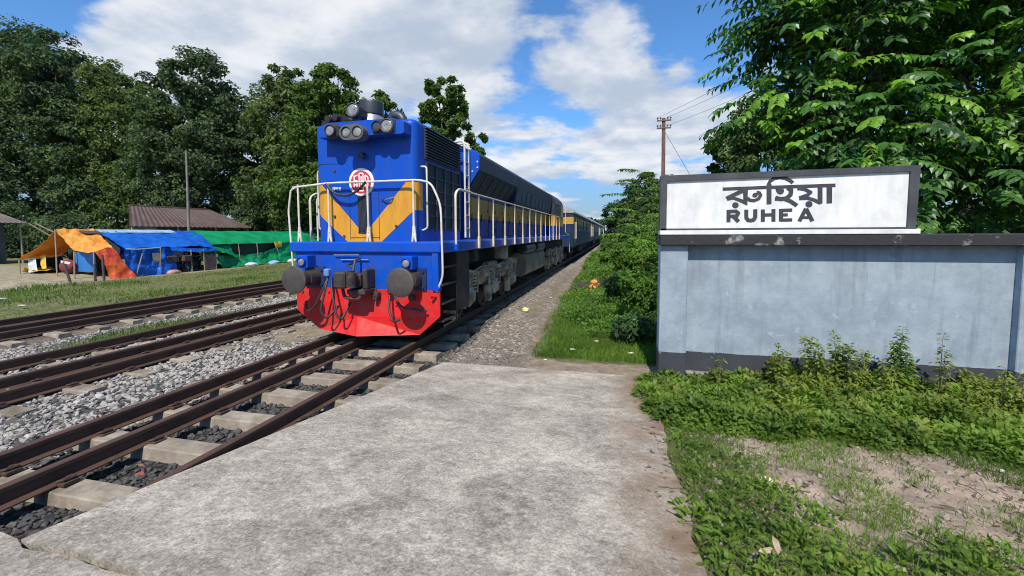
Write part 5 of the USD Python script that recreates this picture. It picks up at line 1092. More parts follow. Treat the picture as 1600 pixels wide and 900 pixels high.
for k, (dx, z, lab) in enumerate([(-.36, 8.64, 'uppermost overhead wire from the telegraph pole towards the right tree'), (.2, 8.64, 'middle overhead wire from the telegraph pole towards the right tree'), (.36, 8.2, 'lowest overhead wire from the telegraph pole towards the right tree')]):
    obj('overhead_wire', wire((2.66 + dx, 26.9, z), (10.5 + .4 * k, 2.0 + .4 * k, 8.35 - .28 * k), .45), M['wire'], label=lab, cat='wire')
obj('stay_wire', wire((2.68, 27, 7.9), (7.2, 27.2, .0), .02, .012), M['wire'], label='stay wire slanting down right from the telegraph pole', cat='wire')
t = thing('marker_post', 'thin white post beside the far coaches', 'post', (-2.25, 96, -.3))
obj('shaft', cbox(-2.37, -2.13, 95.9, 96.1, -.4, 3.5, .02), M['white'], t); obj('cap', cbox(-2.39, -2.11, 95.88, 96.12, 3.5, 3.6, .02), M['white'], t)

# ------------------------------------------------------------------ foliage
def unit(a): return a / (np.linalg.norm(a, axis=-1, keepdims=True) + 1e-9)
def leaves2(P, T, N, L, W, fold=.25):
    """folded two-triangle leaves"""
    S = unit(np.cross(T, N)); N = np.cross(S, T)
    L, W = L[:, None], W[:, None]
    V = np.stack([P, P + T * L * .45 + S * W * .5 + N * W * fold, P + T * L - N * L * .12, P + T * L * .45 - S * W * .5 + N * W * fold], 1)
    return joined(V, np.array([[0, 1, 2], [0, 2, 3]]))
def leaves4(P, T, N, L, W, fold=.3, droop=.25):
    """ovate leaves of six triangles, folded along a drooping midrib"""
    S = unit(np.cross(T, N)); N = np.cross(S, T)
    L, W = L[:, None], W[:, None]
    Mid = P + T * L * .5 + N * L * .04
    a, b = P + T * L * .24 + N * W * fold * .8, P + T * L * .66 + N * (W * fold - L * droop * .35)
    V = np.stack([P, a + S * W * .40, b + S * W * .44, P + T * L - N * L * droop, b - S * W * .44, a - S * W * .40, Mid], 1)
    return V, np.array([[0, 1, 6], [1, 2, 6], [2, 3, 6], [3, 4, 6], [4, 5, 6], [5, 0, 6]])
def sph(rg, n): return unit(rg.normal(size=(n, 3)))
def crown(lobes, rg, sub, per, ls, asp=.55, spread=.34, up=.5):
    Ps, Ns = [], []
    for (cx, cy, cz, rx, rz) in lobes:
        c = np.array([cx, cy, cz]); r3 = np.array([rx, (rx + rz) * .5, rz])
        ns = max(6, int(sub * (rx * rz) / 9))
        d = sph(rg, ns); d[:, 2] = d[:, 2] * .9 + .1
        sc = c + r3 * d * rg.uniform(.55, 1.08, (ns, 1)) ** .8
        rs = np.mean(r3) * spread * rg.uniform(.55, 1.25, ns)
        k = rg.integers(0, ns, int(ns * per))
        e = sph(rg, len(k)); rad = rs[k, None] * rg.uniform(.35, 1.0, (len(k), 1)) ** .5
        p = sc[k] + e * rad * np.array([1.1, 1.1, .75])
        Ps.append(p); Ns.append(unit(e * .55 + d[k] * .4 + np.array([0, 0, up]) + .45 * rg.normal(size=e.shape)))
    P, N = np.vstack(Ps), np.vstack(Ns)
    T = unit(np.cross(N, sph(rg, len(P)))); T[:, 2] -= .25; T = unit(T)
    L = ls * rg.uniform(.65, 1.3, len(P))
    return leaves2(P, T, N, L, L * asp)
M['bark'] = mat('tree_bark', (0.085, 0.07, 0.055), (0.045, 0.038, 0.03), scale=3, rough=.9, bump=.02, bscale=8, stretch=(1, 1, .25))
LD = [(0, (0.025, 0.048, 0.022)), (.35, (0.074, 0.117, 0.046)), (.7, (0.146, 0.202, 0.076)), (1, (0.284, 0.337, 0.146))]
LM = [(0, (0.040, 0.068, 0.021)), (.35, (0.106, 0.154, 0.040)), (.7, (0.193, 0.247, 0.064)), (1, (0.332, 0.378, 0.124))]
LB = [(0, (0.045, 0.083, 0.017)), (.4, (0.103, 0.168, 0.029)), (.75, (0.174, 0.252, 0.045)), (1, (0.274, 0.353, 0.076))]
M['l_dark'], M['l_mid'], M['l_bri'] = leafmat('dark_foliage', LD, .25, .6, .3, nscale=.8), leafmat('mid_foliage', LM, .30, .55, .3, nscale=.8), leafmat('bright_foliage', LB, .38, .5, .3, nscale=.9)
M['l_blue'] = leafmat('far_foliage', [(0, (.02, .04, .03)), (.5, (.04, .075, .045)), (1, (.075, .12, .06))], .2, .6, .2, nscale=.2)
def tree(label, base, lobes, mname, sub=58, per=120, ls=.33, seed=0, group=None, tr=.3, name='broadleaf_tree', asp=.55, spread=.27):
    rg = np.random.default_rng(seed)
    t = thing(name, label, 'tree', base, group)
    b = np.array(base, float)
    mb = MB()
    C = np.array([l[:3] for l in lobes]); low = C[:, 2].min()
    fork = np.array([C[:, 0].mean() * .5 + b[0] * .5, C[:, 1].mean(), b[2] + (C[:, 2].mean() - b[2]) * .45])
    mb.add(tube([b - [0, 0, .3], b * .6 + fork * .4 + [.1, 0, 0], fork], [tr * 1.25, tr, tr * .75], 9))
    for l in lobes:
        e = np.array(l[:3]); mid = (fork + e) / 2 + rg.normal(0, .25, 3) - [0, 0, .3]
        mb.add(tube([fork - [0, 0, .4], mid, e + [0, 0, l[4] * .3]], [tr * .6, tr * .38, tr * .12], 7))
        for q in range(4):
            d = sph(rg, 1)[0] * np.array([l[3], l[3], l[4]]) * .8
            mb.add(tube([mid * .3 + e * .7, e + d * .5 + rg.normal(0, .1, 3), e + d], [tr * .22, tr * .13, tr * .05], 5))
    obj('trunk', mb, M['bark'], t, smooth=True)
    obj('crown', crown(lobes, rg, sub, per, ls, asp, spread), M[mname], t)
    return t
G = 'tall trees behind the shelters'
tree('huge dark tree at the far left edge of the picture', (-62, 33, -.2), [(-63.5, 33, 19.2, 5, 5.2), (-57, 33, 17.4, 3.7, 5), (-63.4, 33, 12.2, 5.4, 5.6), (-55.2, 33, 11.1, 3.4, 4.2), (-70, 33, 17.5, 4.2, 6.5), (-61.1, 33, 6.6, 4.9, 3.6), (-54, 33.5, 6, 3.2, 3)], 'l_dark', seed=1, group=G, tr=.55, sub=46, ls=.36)
tree('dark tree second from the left with a rounded top', (-50.5, 35, -.2), [(-51.6, 35, 16.7, 2.3, 3.2), (-48.6, 35, 14.6, 2.4, 3.0), (-49.6, 35, 12.4, 3.5, 4.1), (-54, 35, 8, 3.7, 4.2), (-48.0, 35, 7.1, 3.4, 3.6), (-50, 34, 3.6, 4, 2.4)], 'l_mid', seed=2, group=G, tr=.42)
tree('tall dark tree above the brown roof with ragged twin top', (-39.6, 33, -.2), [(-38.6, 33, 16.1, 2.7, 2.9), (-42.2, 33, 14.4, 2.2, 3.0), (-40.6, 33, 10.4, 3.6, 3.9), (-36.6, 33, 9.8, 3.0, 3.6), (-40.9, 33.5, 5.4, 4.0, 2.7), (-36.4, 33, 13.2, 2.2, 2.6), (-44.5, 33.5, 6.5, 3.0, 3.2)], 'l_dark', seed=3, group=G, tr=.42)
tree('low dark tree right of the ragged tall tree', (-34.6, 36, -.2), [(-35.3, 36, 10.2, 2.9, 4.3), (-33.2, 36, 11.2, 2.3, 3), (-36.3, 36, 6.0, 2.8, 2.9), (-32.6, 36, 5.2, 2.8, 2.8)], 'l_dark', seed=4, group=G, tr=.35)
tree('light green tree left of the locomotive with thin grey top', (-28.5, 33, -.2), [(-28.6, 33, 14.9, 1.9, 2.3), (-29.9, 33, 11.7, 2.5, 3.2), (-27.0, 33, 12.2, 1.8, 2.4), (-27.4, 33, 8.5, 2.6, 3.4), (-30.5, 33, 5.6, 2.5, 3.0), (-27, 33, 4.2, 2.5, 2.4)], 'l_mid', seed=5, group=G, tr=.33, per=100)
tree('bright green tree directly behind the locomotive nose', (-22.8, 31, -.2), [(-22.5, 31, 13.7, 1.9, 1.9), (-24.4, 31, 12.4, 1.6, 1.9), (-23.7, 31, 10.1, 2.3, 3.0), (-20.4, 31, 11.6, 1.5, 1.5), (-18.9, 31, 12.2, 1.3, 1.1), (-17.5, 31, 11.6, 1.1, .9), (-25.4, 31, 5.6, 2.4, 2.9), (-22, 31, 5.5, 2.6, 3)], 'l_bri', seed=6, group=G, tr=.3, per=110)
tree('separate small tree seen over the locomotive roof', (-14, 34, -.2), [(-14.7, 34, 14.2, 1.0, 1.1), (-13.0, 34, 13.2, 1.3, 1.4), (-15.1, 34, 12.0, 1.3, 1.4), (-13.6, 34, 10.9, 1.7, 1.5), (-14.6, 34, 9.2, 1.9, 1.5), (-11.3, 34, 9.7, .9, .7), (-12.1, 34, 8.5, 1.3, 1.0), (-14, 34, 6, 2, 2)], 'l_bri', seed=7, group=G, tr=.24, per=170, ls=.28, sub=80)
# undergrowth behind the shelters
for k, (x_, y_, w_, h_, lab) in enumerate([(-52, 29, 4.5, 3.5, 'dark undergrowth behind the left house'), (-40, 30.5, 4.5, 3.0, 'dark undergrowth right of the left house, behind the orange tent'), (-30, 34, 4.5, 3.2, 'dark undergrowth behind the right end of the brown roof'), (-26, 36, 4.0, 3.2, 'green undergrowth behind the green tent'), (-20, 36, 4, 3, 'green undergrowth beside the locomotive at the end of the green tent'), (-34, 32.5, 3.0, 4.2, 'dark undergrowth right behind the brown roof'), (-59, 27, 5, 4.5, 'dark undergrowth at the far left edge beside the house'), (-23.5, 33.5, 3.4, 4.6, 'leafy undergrowth directly left of the locomotive nose')]):
    rg = np.random.default_rng(40 + k)
    t = thing('undergrowth', lab, 'shrub', (x_, y_, -.2))
    mb = MB()
    for q in range(6): mb.add(tube([(x_ + rg.uniform(-2, 2), y_, -.3), (x_ + rg.uniform(-3, 3), y_, h_ * .6)], [.08, .03], 5))
    obj('stems', mb, M['bark'], t); obj('crown', crown([(x_ - w_ * .5, y_, h_ * .35, w_ * .6, h_ * .6), (x_ + w_ * .5, y_, h_ * .4, w_ * .6, h_ * .65), (x_, y_ + 1, h_ * .55, w_ * .7, h_ * .6)], rg, 50, 110, .28), M['l_dark' if k < 3 or k in (5, 6) else 'l_mid'], t)
# woods on the horizon
rg = np.random.default_rng(77)
lb = [(x_, 230 + rg.uniform(-15, 15), 3.5 + rg.uniform(-.5, 1.5), 11, rg.uniform(5, 8)) for x_ in np.arange(-260, 240, 13)]
obj('distant_woods', crown(lb, rg, 8, 70, 1.9), M['l_blue'], label='far line of trees along the horizon', cat='woods', kind='stuff')
# trees and shrubs right of the line
tree('far bluish tree at the end of the path', (-.2, 96, -.3), [(-.4, 96, 5.8, 2.8, 2.8), (2.5, 96, 6.5, 3.0, 3.2), (0, 96, 3, 3, 2.2)], 'l_blue', seed=11, sub=26, per=80, ls=.6, tr=.2)
tree('green tree behind the hedge right of the path', (2.2, 62, -.3), [(1.9, 62, 5.2, 2.1, 2.7), (4, 62, 6.5, 2.6, 3.2), (2, 62, 2.6, 2.2, 2)], 'l_blue', seed=12, sub=30, per=85, ls=.5, tr=.2)
tree('green tree nearest behind the pinnate sapling', (1.6, 42, -.3), [(1.3, 42, 3.4, 1.7, 2.0), (3.2, 42, 4.6, 2.2, 2.6), (1.4, 42, 1.8, 1.8, 1.6)], 'l_mid', seed=13, sub=34, per=90, ls=.38, tr=.16)
tree('rounded olive tree behind the board, left of the large leafy tree', (6.6, 24.5, -.3), [(6.1, 24.5, 6.4, 1.5, 1.5), (7.4, 24.5, 7.3, 1.9, 1.8), (5.7, 24.5, 5.2, 1.4, 1.3), (7.5, 24.5, 5.0, 2.2, 2.0), (9.5, 24.5, 6.5, 2, 2)], 'l_mid', seed=14, sub=60, per=130, ls=.26, tr=.22)
def bush(label, c, r, h, mname, seed, ls=.10, n=1.0, name='bush'):
    rg = np.random.default_rng(seed)
    t = thing(name, label, 'bush', (c[0], c[1], -.3), 'bushes along the right side of the path')
    mb = MB()
    for q in range(9):
        e = np.array([c[0] + rg.uniform(-r, r) * .7, c[1] + rg.uniform(-r, r) * .7, c[2] + h * rg.uniform(.2, .8)])
        mb.add(tube([(c[0] + rg.uniform(-r, r) * .4, c[1] + rg.uniform(-r, r) * .4, -.4), (e + [c[0], c[1], 0]) / [2, 2, 1.6], e], [.022, .014, .006], 5))
    obj('stems', mb, M['bark'], t)
    lob = [(c[0] + rg.uniform(-r, r) * .55, c[1] + rg.uniform(-r, r) * .55, c[2] + rg.uniform(-h, h) * .5, r * rg.uniform(.45, .65), h * rg.uniform(.4, .6)) for _ in range(5)] + [(c[0], c[1], c[2], r * .8, h * .8)]
    k = 9 / (r * h * .25)
    P = crown(lob, rg, 26 * k * n, 44, ls, .5, .36, .45)
    obj('leaves', P, M[mname], t)
    return t
M['l_hedge'] = leafmat('hedge_foliage', [(0, (0.060, 0.120, 0.019)), (.4, (0.126, 0.240, 0.034)), (.75, (0.204, 0.348, 0.050)), (1, (0.312, 0.444, 0.078))], .40, .48, .3, nscale=1.0)
M['l_hedge2'] = leafmat('far_hedge_foliage', [(0, (0.054, 0.108, 0.022)), (.5, (0.121, 0.216, 0.041)), (1, (0.243, 0.351, 0.081))], .35, .5, .3, nscale=.6)
M['l_bush'] = leafmat('bush_foliage', [(0, (0.027, 0.061, 0.019)), (.4, (0.061, 0.128, 0.032)), (.75, (0.115, 0.209, 0.049)), (1, (0.189, 0.297, 0.074))], .3, .45, .4, nscale=1.4)
bush('small dark leafy bush at the foot of the wall end', (.36, 8.5, .0), .46, .36, 'l_bush', 21, .085)
bush('tall leafy bush touching the wall end, above the small dark bush', (.82, 10.2, .6), .48, .7, 'l_hedge', 22, .085)
bush('dark twiggy bush at the left bulge of the hedge', (.22, 12.0, .36), .52, .42, 'l_bush', 23, .085)
bush('leafy green bush around the foot of the pinnate sapling', (.52, 9.45, .55), .40, .62, 'l_hedge', 32, .08)
bush('bright green bush behind the dark twiggy one', (.72, 12.9, 1.1), .52, .75, 'l_hedge', 24, .10)
bush('low green bush by the path edge in the hedge middle', (-.30, 16.5, .10), .42, .36, 'l_hedge', 25, .09)
bush('green bush in the middle distance of the hedge', (.35, 19, .8), .62, .75, 'l_hedge', 26, .12)
bush('tall green bush behind the pinnate sapling', (1.25, 15.8, 1.5), .7, 1.15, 'l_hedge2', 27, .12)
bush('bushy clump far along the path edge', (-.35, 25, .4), .6, .6, 'l_hedge', 28, .15)
bush('high green clump far along the hedge', (.95, 30, 1.4), .95, 1.2, 'l_hedge2', 29, .18)
bush('farthest green clump of the hedge by the path', (-.5, 38, .5), .75, .8, 'l_hedge2', 30, .22)
bush('farthest hedge clump before the bluish trees', (-.7, 52, .8), 1.0, 1.0, 'l_hedge2', 31, .3)
M['weedstem'] = mat('weed_stem', (.12, .13, .05), (.16, .11, .06), rough=.7)
# sapling with tiers of pinnate leaves
t = thing('pinnate_sapling', 'slender sapling with tiers of feathery leaves left of the name board', 'sapling', (.52, 9.6, -.2))
rg = np.random.default_rng(50)
obj('stem', tube([(.62, 9.75, -.3), (.55, 9.65, 1.4), (.46, 9.6, 3.2)], [.012, .010, .004], 6), M['weedstem'], t, smooth=True)
V_, mb = [], MB()
for k in range(26):
    z0 = 1.5 + 1.75 * (k / 26)
    a = k * 2.399 + rg.uniform(-.3, .3); L_ = rg.uniform(.62, .9) * (1.05 - .55 * max(0, k - 16) / 10)
    d = np.array([math.cos(a), math.sin(a), .30]); s = np.linspace(0, 1, 15)
    Pr = np.array([.48, 9.6, z0]) + d * (s * L_)[:, None]; Pr[:, 2] -= .22 * L_ * s ** 2
    mb.add(tube(Pr, .004, 4))
    side = unit(np.cross(d, [0, 0, 1.0]))
    for sg_ in (-1, 1):
        T = unit(np.tile(side * sg_ + d * .35 + [0, 0, -.25], (13, 1)) + .1 * rg.normal(size=(13, 3)))
        V, F4 = leaves4(Pr[2:], T, np.tile([0, 0, 1.0], (13, 1)) + .2 * rg.normal(size=(13, 3)), rg.uniform(.11, .15, 13), rg.uniform(.035, .05, 13))
        V_.append(V)
obj('leaf_stalks', mb, M['bark'], t); obj('leaves', joined(np.vstack(V_), F4), M['l_hedge'], t)

# large tree behind the wall: sprays of long drooping leaflets
def spraytree():
    rg = np.random.default_rng(61)
    t = thing('large_leafy_tree', 'large tree with glossy drooping leaf sprays overhanging the wall', 'tree', (6.2, 10.6, -.2))
    lob = [(5.3, 10.4, 6.5, 2.2, 2.0), (3.9, 9.9, 5.5, 1.5, 1.4), (6.9, 10.0, 4.6, 2.0, 1.7), (4.5, 9.3, 3.5, 1.6, 1.2), (6.2, 9.2, 2.8, 1.9, 1.2), (7.6, 10.4, 6.6, 2.0, 1.9), (3.3, 9.6, 4.3, 1.0, .9), (4.1, 9.2, 2.5, 1.2, .8), (8.2, 9.4, 3.2, 1.7, 1.6), (3.2, 9.8, 6.2, .9, .8), (5.8, 10.4, 8.2, 2.2, 1.5), (3.6, 10.0, 7.2, 1.2, .9)]
    mb = MB(); fork = np.array([5.9, 10.8, 2.6])
    mb.add(tube([(6.2, 10.8, -.4), (6.1, 10.8, 1.2), fork], [.30, .25, .2], 10))
    tips = []
    for l in lob:
        e = np.array(l[:3]); mid = (fork + e) / 2 + rg.normal(0, .2, 3)
        mb.add(tube([fork - [0, 0, .3], mid, e], [.14, .09, .035], 7))
        for q in range(6):
            d = sph(rg, 1)[0] * np.array([l[3], l[3], l[4]])
            mb.add(tube([mid * .25 + e * .75, e + d * .45 + rg.normal(0, .08, 3), e + d * .95], [.04, .025, .008], 5))
    obj('trunk', mb, M['bark'], t, smooth=True)
    tw = MB(); V_, young, ylist = [], [], []
    for l in lob:
        c = np.array(l[:3]); r3 = np.array([l[3], l[3] * .9, l[4]])
        ns = int(46 * l[3] * l[4])
        d = sph(rg, ns); d[:, 1] -= .25; d = unit(d)
        st0 = c + r3 * d * rg.uniform(.55, 1.0, (ns, 1))
        for i in range(ns):
            out = unit(d[i] * np.array([1, 1, .35]) + rg.normal(0, .35, 3)); out[2] = out[2] * .5 + .05; out = unit(out)
            L_ = rg.uniform(.55, .95); nl = rg.integers(6, 10)
            s = np.linspace(.12, 1, nl)
            Pr = st0[i] + out * (s * L_)[:, None]; Pr[:, 2] -= .30 * L_ * s ** 2
            side = unit(np.cross(out, [0, 0, 1.0]))
            isy = rg.random() < .28
            for sg_ in (-1, 1):
                T = unit(side * sg_ * rg.uniform(.55, .9, (nl, 1)) + out * rg.uniform(.35, .7, (nl, 1)) + np.array([0, 0, -1]) * rg.uniform(.25, .75, (nl, 1)))
                N = np.tile([0, 0, 1.0], (nl, 1)) + out * .5 + .25 * rg.normal(size=(nl, 3))
                V, F4 = leaves4(Pr, T, N, rg.uniform(.165, .245, nl) * (1 - .25 * abs(s - .5))[...], rg.uniform(.074, .10, nl), .14, .22)
                (young if isy else V_).append(V)
            if i % 2 == 0: tw.add(tube(np.vstack([st0[i], Pr]), .006, 4))
    obj('twigs', tw, M['bark'], t, kind='stuff')
    A, Y = np.vstack(V_), np.vstack(young)
    # inner shade leaves
    q = []
    for l in lob:
        n = int(520 * l[3] * l[4]); P = np.array(l[:3]) + sph(rg, n) * rg.random((n, 1)) ** .4 * np.array([l[3], l[3], l[4]]) * .85
        T = unit(sph(rg, n) + [0, 0, -.3]); V, _ = leaves4(P, T, sph(rg, n) * .5 + [0, 0, 1.0], rg.uniform(.14, .22, n), rg.uniform(.06, .085, n)); q.append(V)
    def project(P):
        q_ = P - cam_p; dd = q_ @ Fv
        return 800 + 663.1 * (q_ @ Rv) / dd, 410.3 - 663.1 * (q_ @ Uv) / dd, dd
    def pick(V, n):
        u, v, dd = project(V.mean(1)); ok = (u > 0) & (u < 1600) & (v > 0) & (v < 360)
        front = dd + np.where(ok, 0, 99)
        o = np.argsort(front)[:n]
        return o
    for arr, n, mn in ((A, 180, 'l_tree'), (Y, 120, 'l_young')):
        o = pick(arr, n); rest = np.setdiff1d(np.arange(len(arr)), o)
        for i in o: obj('leaf', (arr[i], F4), M[mn], t)
        obj('crown', joined(arr[rest], F4), M[mn], t, kind='stuff')
    obj('inner_leaves', joined(np.vstack(q), F4), M['l_tree'], t, kind='stuff')
M['l_tree'] = leafmat('large_leaf_green', [(0, (0.020, 0.060, 0.013)), (.4, (0.058, 0.151, 0.026)), (.75, (0.115, 0.252, 0.041)), (1, (0.216, 0.374, 0.065))], .30, .40, .4, nscale=1.2)
M['l_young'] = leafmat('young_leaf_green', [(0, (.10, .22, .018)), (.5, (.19, .36, .03)), (1, (.32, .48, .05))], .42, .4, .4, nscale=1.2)
spraytree()
tree('dark tree mass filling the gap behind the large leafy tree', (9.5, 15.5, -.2), [(8.5, 15, 4, 3, 3), (11.5, 15, 6, 3.5, 3.5), (9, 15.5, 8.5, 3.5, 3), (12.5, 13, 3, 3, 3), (8.8, 15.5, 1.5, 3, 2)], 'l_dark', seed=63, sub=34, per=90, ls=.3, tr=.3)

# ------------------------------------------------------------------ ground vegetation
def blades(P, h, w, rg, lean=.35):
    n = len(P); a = rg.uniform(0, 2 * np.pi, n)
    S = np.stack([np.cos(a), np.sin(a), np.zeros(n)], 1) * w[:, None] * .5
    b = rg.uniform(0, 2 * np.pi, n); Ln = np.stack([np.cos(b), np.sin(b), np.zeros(n)], 1) * (h * rg.uniform(.1, lean * 2, n))[:, None]
    mid = P + Ln * .3 + np.array([0, 0, 1]) * (h * .6)[:, None]
    tip = P + Ln + np.array([0, 0, 1]) * h[:, None]
    V = np.stack([P - S, P + S, mid + S * .75, mid - S * .75, tip], 1)
    return joined(V, np.array([[0, 1, 2], [0, 2, 3], [3, 2, 4]]))
M['grass'] = leafmat('grass_blades', [(0, (.045, .09, .014)), (.4, (.09, .17, .025)), (.75, (.155, .245, .04)), (1, (.27, .31, .08))], .38, .55, .25, nscale=.7)
M['grassb'] = leafmat('lawn_blades', [(0, (.07, .125, .018)), (.5, (.13, .225, .03)), (1, (.22, .32, .055))], .38, .5, .25, nscale=1.0)
rg = np.random.default_rng(90)
n = 60000
py = 4.5 + 40 * rg.random(n) ** 1.5; px = rg.uniform(-24.5, -14.1, n)
kx = nz(px, py, .8, 11) - .5; k = (px > -22.6 + .02 * (py - 12) + kx * 1.6) & (rg.random(n) < .45 + 1.4 * (nz(px, py, .5, 19) - .3))
px, py = px[k], py[k]; sc = 1 + .03 * np.hypot(px, py)
tall = nz(px, py, .6, 44)
obj('grass_verge', blades(np.stack([px, py, ground_height(px, py) - .02], 1), (.06 + .17 * sstep(.42, .75, tall)) * rg.uniform(.4, 1.2, len(px)), .012 * sc, rg, .6), M['grass'], label='long rough grass strip between the far track and the shelters', cat='grass', kind='stuff')
n = 26000
px, py = rg.uniform(-11.3, -8.9, n), rg.uniform(3.6, 22, n)
wv = nz(px, py, .8, 11) - .5
k = rg.random(n) < sstep(.75, .35, np.hypot((px + 10.1) / 1.15, (py - 7.4) / 3.2) + wv * .7) + .25 * sstep(-9.9, -10.5, px + wv * .8) * sstep(8, 12, py) * (rg.random(n) < .3)
px, py = px[k], py[k]
obj('grass_patch', blades(np.stack([px, py, ground_height(px, py) - .01], 1), rg.uniform(.04, .11, len(px)), rg.uniform(.008, .018, len(px)), rg), M['grass'], label='low yellowish grass patch between the two left tracks', cat='grass', kind='stuff')
n = 52000
px = rg.uniform(-2.6, 1.2, n); py = 6.9 + 24 * rg.random(n) ** 2
edge = -1.5 - .018 * np.clip(py - 8, 0, 60) + .5 * (nz(px, py, .8, 11) - .5) + .15 * (nz(px, py, 3.0, 12) - .5)
k = (px > edge) & (py > 7.12 + .5 * (nz(px, py, .8, 11) - .5)) & (rg.random(n) < .35 + sstep(0, .5, px - edge))
px, py = px[k], py[k]
obj('path_grass', blades(np.stack([px, py, ground_height(px, py) - .01], 1), rg.uniform(.05, .13, len(px)) * (1 + .8 * sstep(9, 12, py)), .009 * (1 + .07 * py), rg), M['grassb'], label='bright short grass beside the gravel path beyond the platform', cat='grass', kind='stuff')
# leafy ground cover in front of the wall and along the platform
M['l_weed'] = leafmat('weed_foliage', [(0, (.06, .105, .014)), (.4, (.145, .23, .03)), (.75, (.235, .335, .05)), (1, (.34, .43, .08))], .40, .48, .3, nscale=2.2)
M['l_olive'] = leafmat('olive_weed_foliage', [(0, (.09, .125, .02)), (.5, (.20, .245, .04)), (1, (.35, .37, .075))], .38, .5, .3, nscale=2.2)
def cover_density(X, Y):
    a, b = nz(X, Y, .8, 11) - .5, nz(X, Y, 3.0, 12) - .5
    wallside = sstep(3.8, 4.35, Y + .55 * a + .35 * b + .1 * np.clip(X - 1.5, 0, 2))
    left = sstep(1.3, .9, X + .5 * a + .3 * b - .2 * (2.8 - Y)) * (Y < 4.5) * sstep(.40, .46, X)
    near = sstep(2.6, 2.25, Y + .6 * a + .5 * b + .35 * np.clip(X - 1.7, 0, 9)) * (X > .4)
    gap = 1 - .8 * sstep(.35, .1, np.abs(Y - 3.85 - .2 * a)) * (X < 1.6)
    return np.clip(wallside + (left * .9 + near) * gap, 0, 1) * (X > .40 + .1 * b), wallside
def cover(name, label, n, seed, mname, sel, lsz, hfun, per):
    rg = np.random.default_rng(seed)
    px, py = rg.uniform(.36, 8.0, n), 1.3 + 4.92 * rg.random(n)
    d, ws = cover_density(px, py)
    k = (rg.random(n) < d * sel(px, py))
    px, py, ws = px[k], py[k], ws[k]
    r = rg.uniform(.055, .13, len(px)) * (.75 + .6 * ws); h = hfun(px, py, ws) * rg.uniform(.55, 1.5, len(px))
    c = np.stack([px, py, ground_height(px, py)], 1)
    cnt = np.maximum(8, (per * (r / .1) ** 2 * (.6 + h / .15)).astype(int))
    i = np.repeat(np.arange(len(px)), cnt)
    e = sph(rg, len(i)); e[:, 2] = np.abs(e[:, 2])
    s_ = rg.uniform(.45, 1.05, (len(i), 1)) ** .6
    P = c[i] + e * s_ * np.stack([r, r, h], 1)[i]
    P[:, 1] = np.minimum(P[:, 1], 6.2)
    out = unit(e * [1, 1, .4] + .35 * rg.normal(size=e.shape))
    T = unit(out + np.array([0, 0, .15]))
    N = unit(e * .5 + np.array([0, -.1, .8]) + .4 * rg.normal(size=e.shape))
    tone = rg.uniform(.8, 1.25, len(px))[i]
    L_ = lsz * rg.uniform(.55, 1.35, len(i)) * (.8 + .45 * ws[i]) * tone
    V, F4 = leaves4(P, T, N, L_, L_ * .48, .18, .2)
    obj(name, joined(V, F4), M[mname], label=label, cat='weeds', kind='stuff')
def bump_h(X, Y, ws):
    lump = nz(X, Y, 1.6, 71)
    return .045 + .05 * nz(X, Y, 2.4, 72) + ws * (.03 + .16 * sstep(.42, .7, lump) * sstep(4.3, 5.2, Y) * (.35 + .65 * sstep(1.3, 2.2, X)) + .07 * sstep(4.6, 3.95, Y))
cover('leafy_weeds', 'dense green leafy weeds in front of the wall and along the platform edge', 3300, 91, 'l_weed', lambda X, Y: np.where(Y > 3.9, 1 - .6 * sstep(1.8, 3.2, X) * sstep(4.7, 5.5, Y), .8), .047, bump_h, 44)
cover('olive_weeds', 'yellowish dry weeds at the right foot of the wall', 1900, 92, 'l_olive', lambda X, Y: np.where(Y > 3.9, .12 + .85 * sstep(1.4, 3.0, X) * sstep(4.5, 5.4, Y), .16), .05, lambda X, Y, ws: bump_h(X, Y, ws) * 1.5, 24)
# low leafy growth between the path grass and the hedge
rg = np.random.default_rng(95)
n = 1500
py = 8.9 + 32 * rg.random(n) ** 1.7; px = rg.uniform(-2.2, 1.2, n)
ed = -1.5 - .018 * np.clip(py - 8, 0, 60) + .5 * (nz(px, py, .8, 11) - .5)
off = px - ed
k = (off > .1 + .9 * sstep(11.5, 9, py)) & (rg.random(n) < sstep(.0, .5, off) * (.35 + .65 * (nz(px, py, 1.1, 97) > .45)))
px, py, off = px[k], py[k], off[k]
r = rg.uniform(.10, .24, len(px)) * (1 + .03 * (py - 9)); h = rg.uniform(.10, .28, len(px)) * (1 + .7 * np.clip(off, 0, 1.6)) * sstep(8.6, 10.5, py + .4)
c = np.stack([px, py, ground_height(px, py)], 1)
i = np.repeat(np.arange(len(px)), (60 * (r / .16) ** 2 / (1 + .06 * (py - 9))).astype(int) + 12)
e = sph(rg, len(i)); e[:, 2] = np.abs(e[:, 2])
P = c[i] + e * rg.uniform(.4, 1.1, (len(i), 1)) ** .6 * np.stack([r, r, h], 1)[i]
T = unit(e * [1, 1, .5] + .4 * rg.normal(size=e.shape) + np.array([0, 0, .15])); N = unit(e * .4 + np.array([0, -.15, .8]) + .4 * rg.normal(size=e.shape))
L_ = (.07 + .004 * (py[i] - 9)) * rg.uniform(.6, 1.3, len(i))
V, F4 = leaves4(P, T, N, L_, L_ * .42, .18, .2)
obj('verge_weeds', joined(V, F4), M['l_hedge'], label='low leafy weeds between the path grass and the hedge', cat='weeds', kind='stuff')
rg = np.random.default_rng(93)
n = 60000
px, py = rg.uniform(.38, 4.8, n), 1.3 + 3.2 * rg.random(n)
d, ws = cover_density(px, py)
k = rg.random(n) < (.9 * sstep(.45, .60, nz(px, py, 2.6, 81)) + .03 + d * .6); px, py = px[k], py[k]
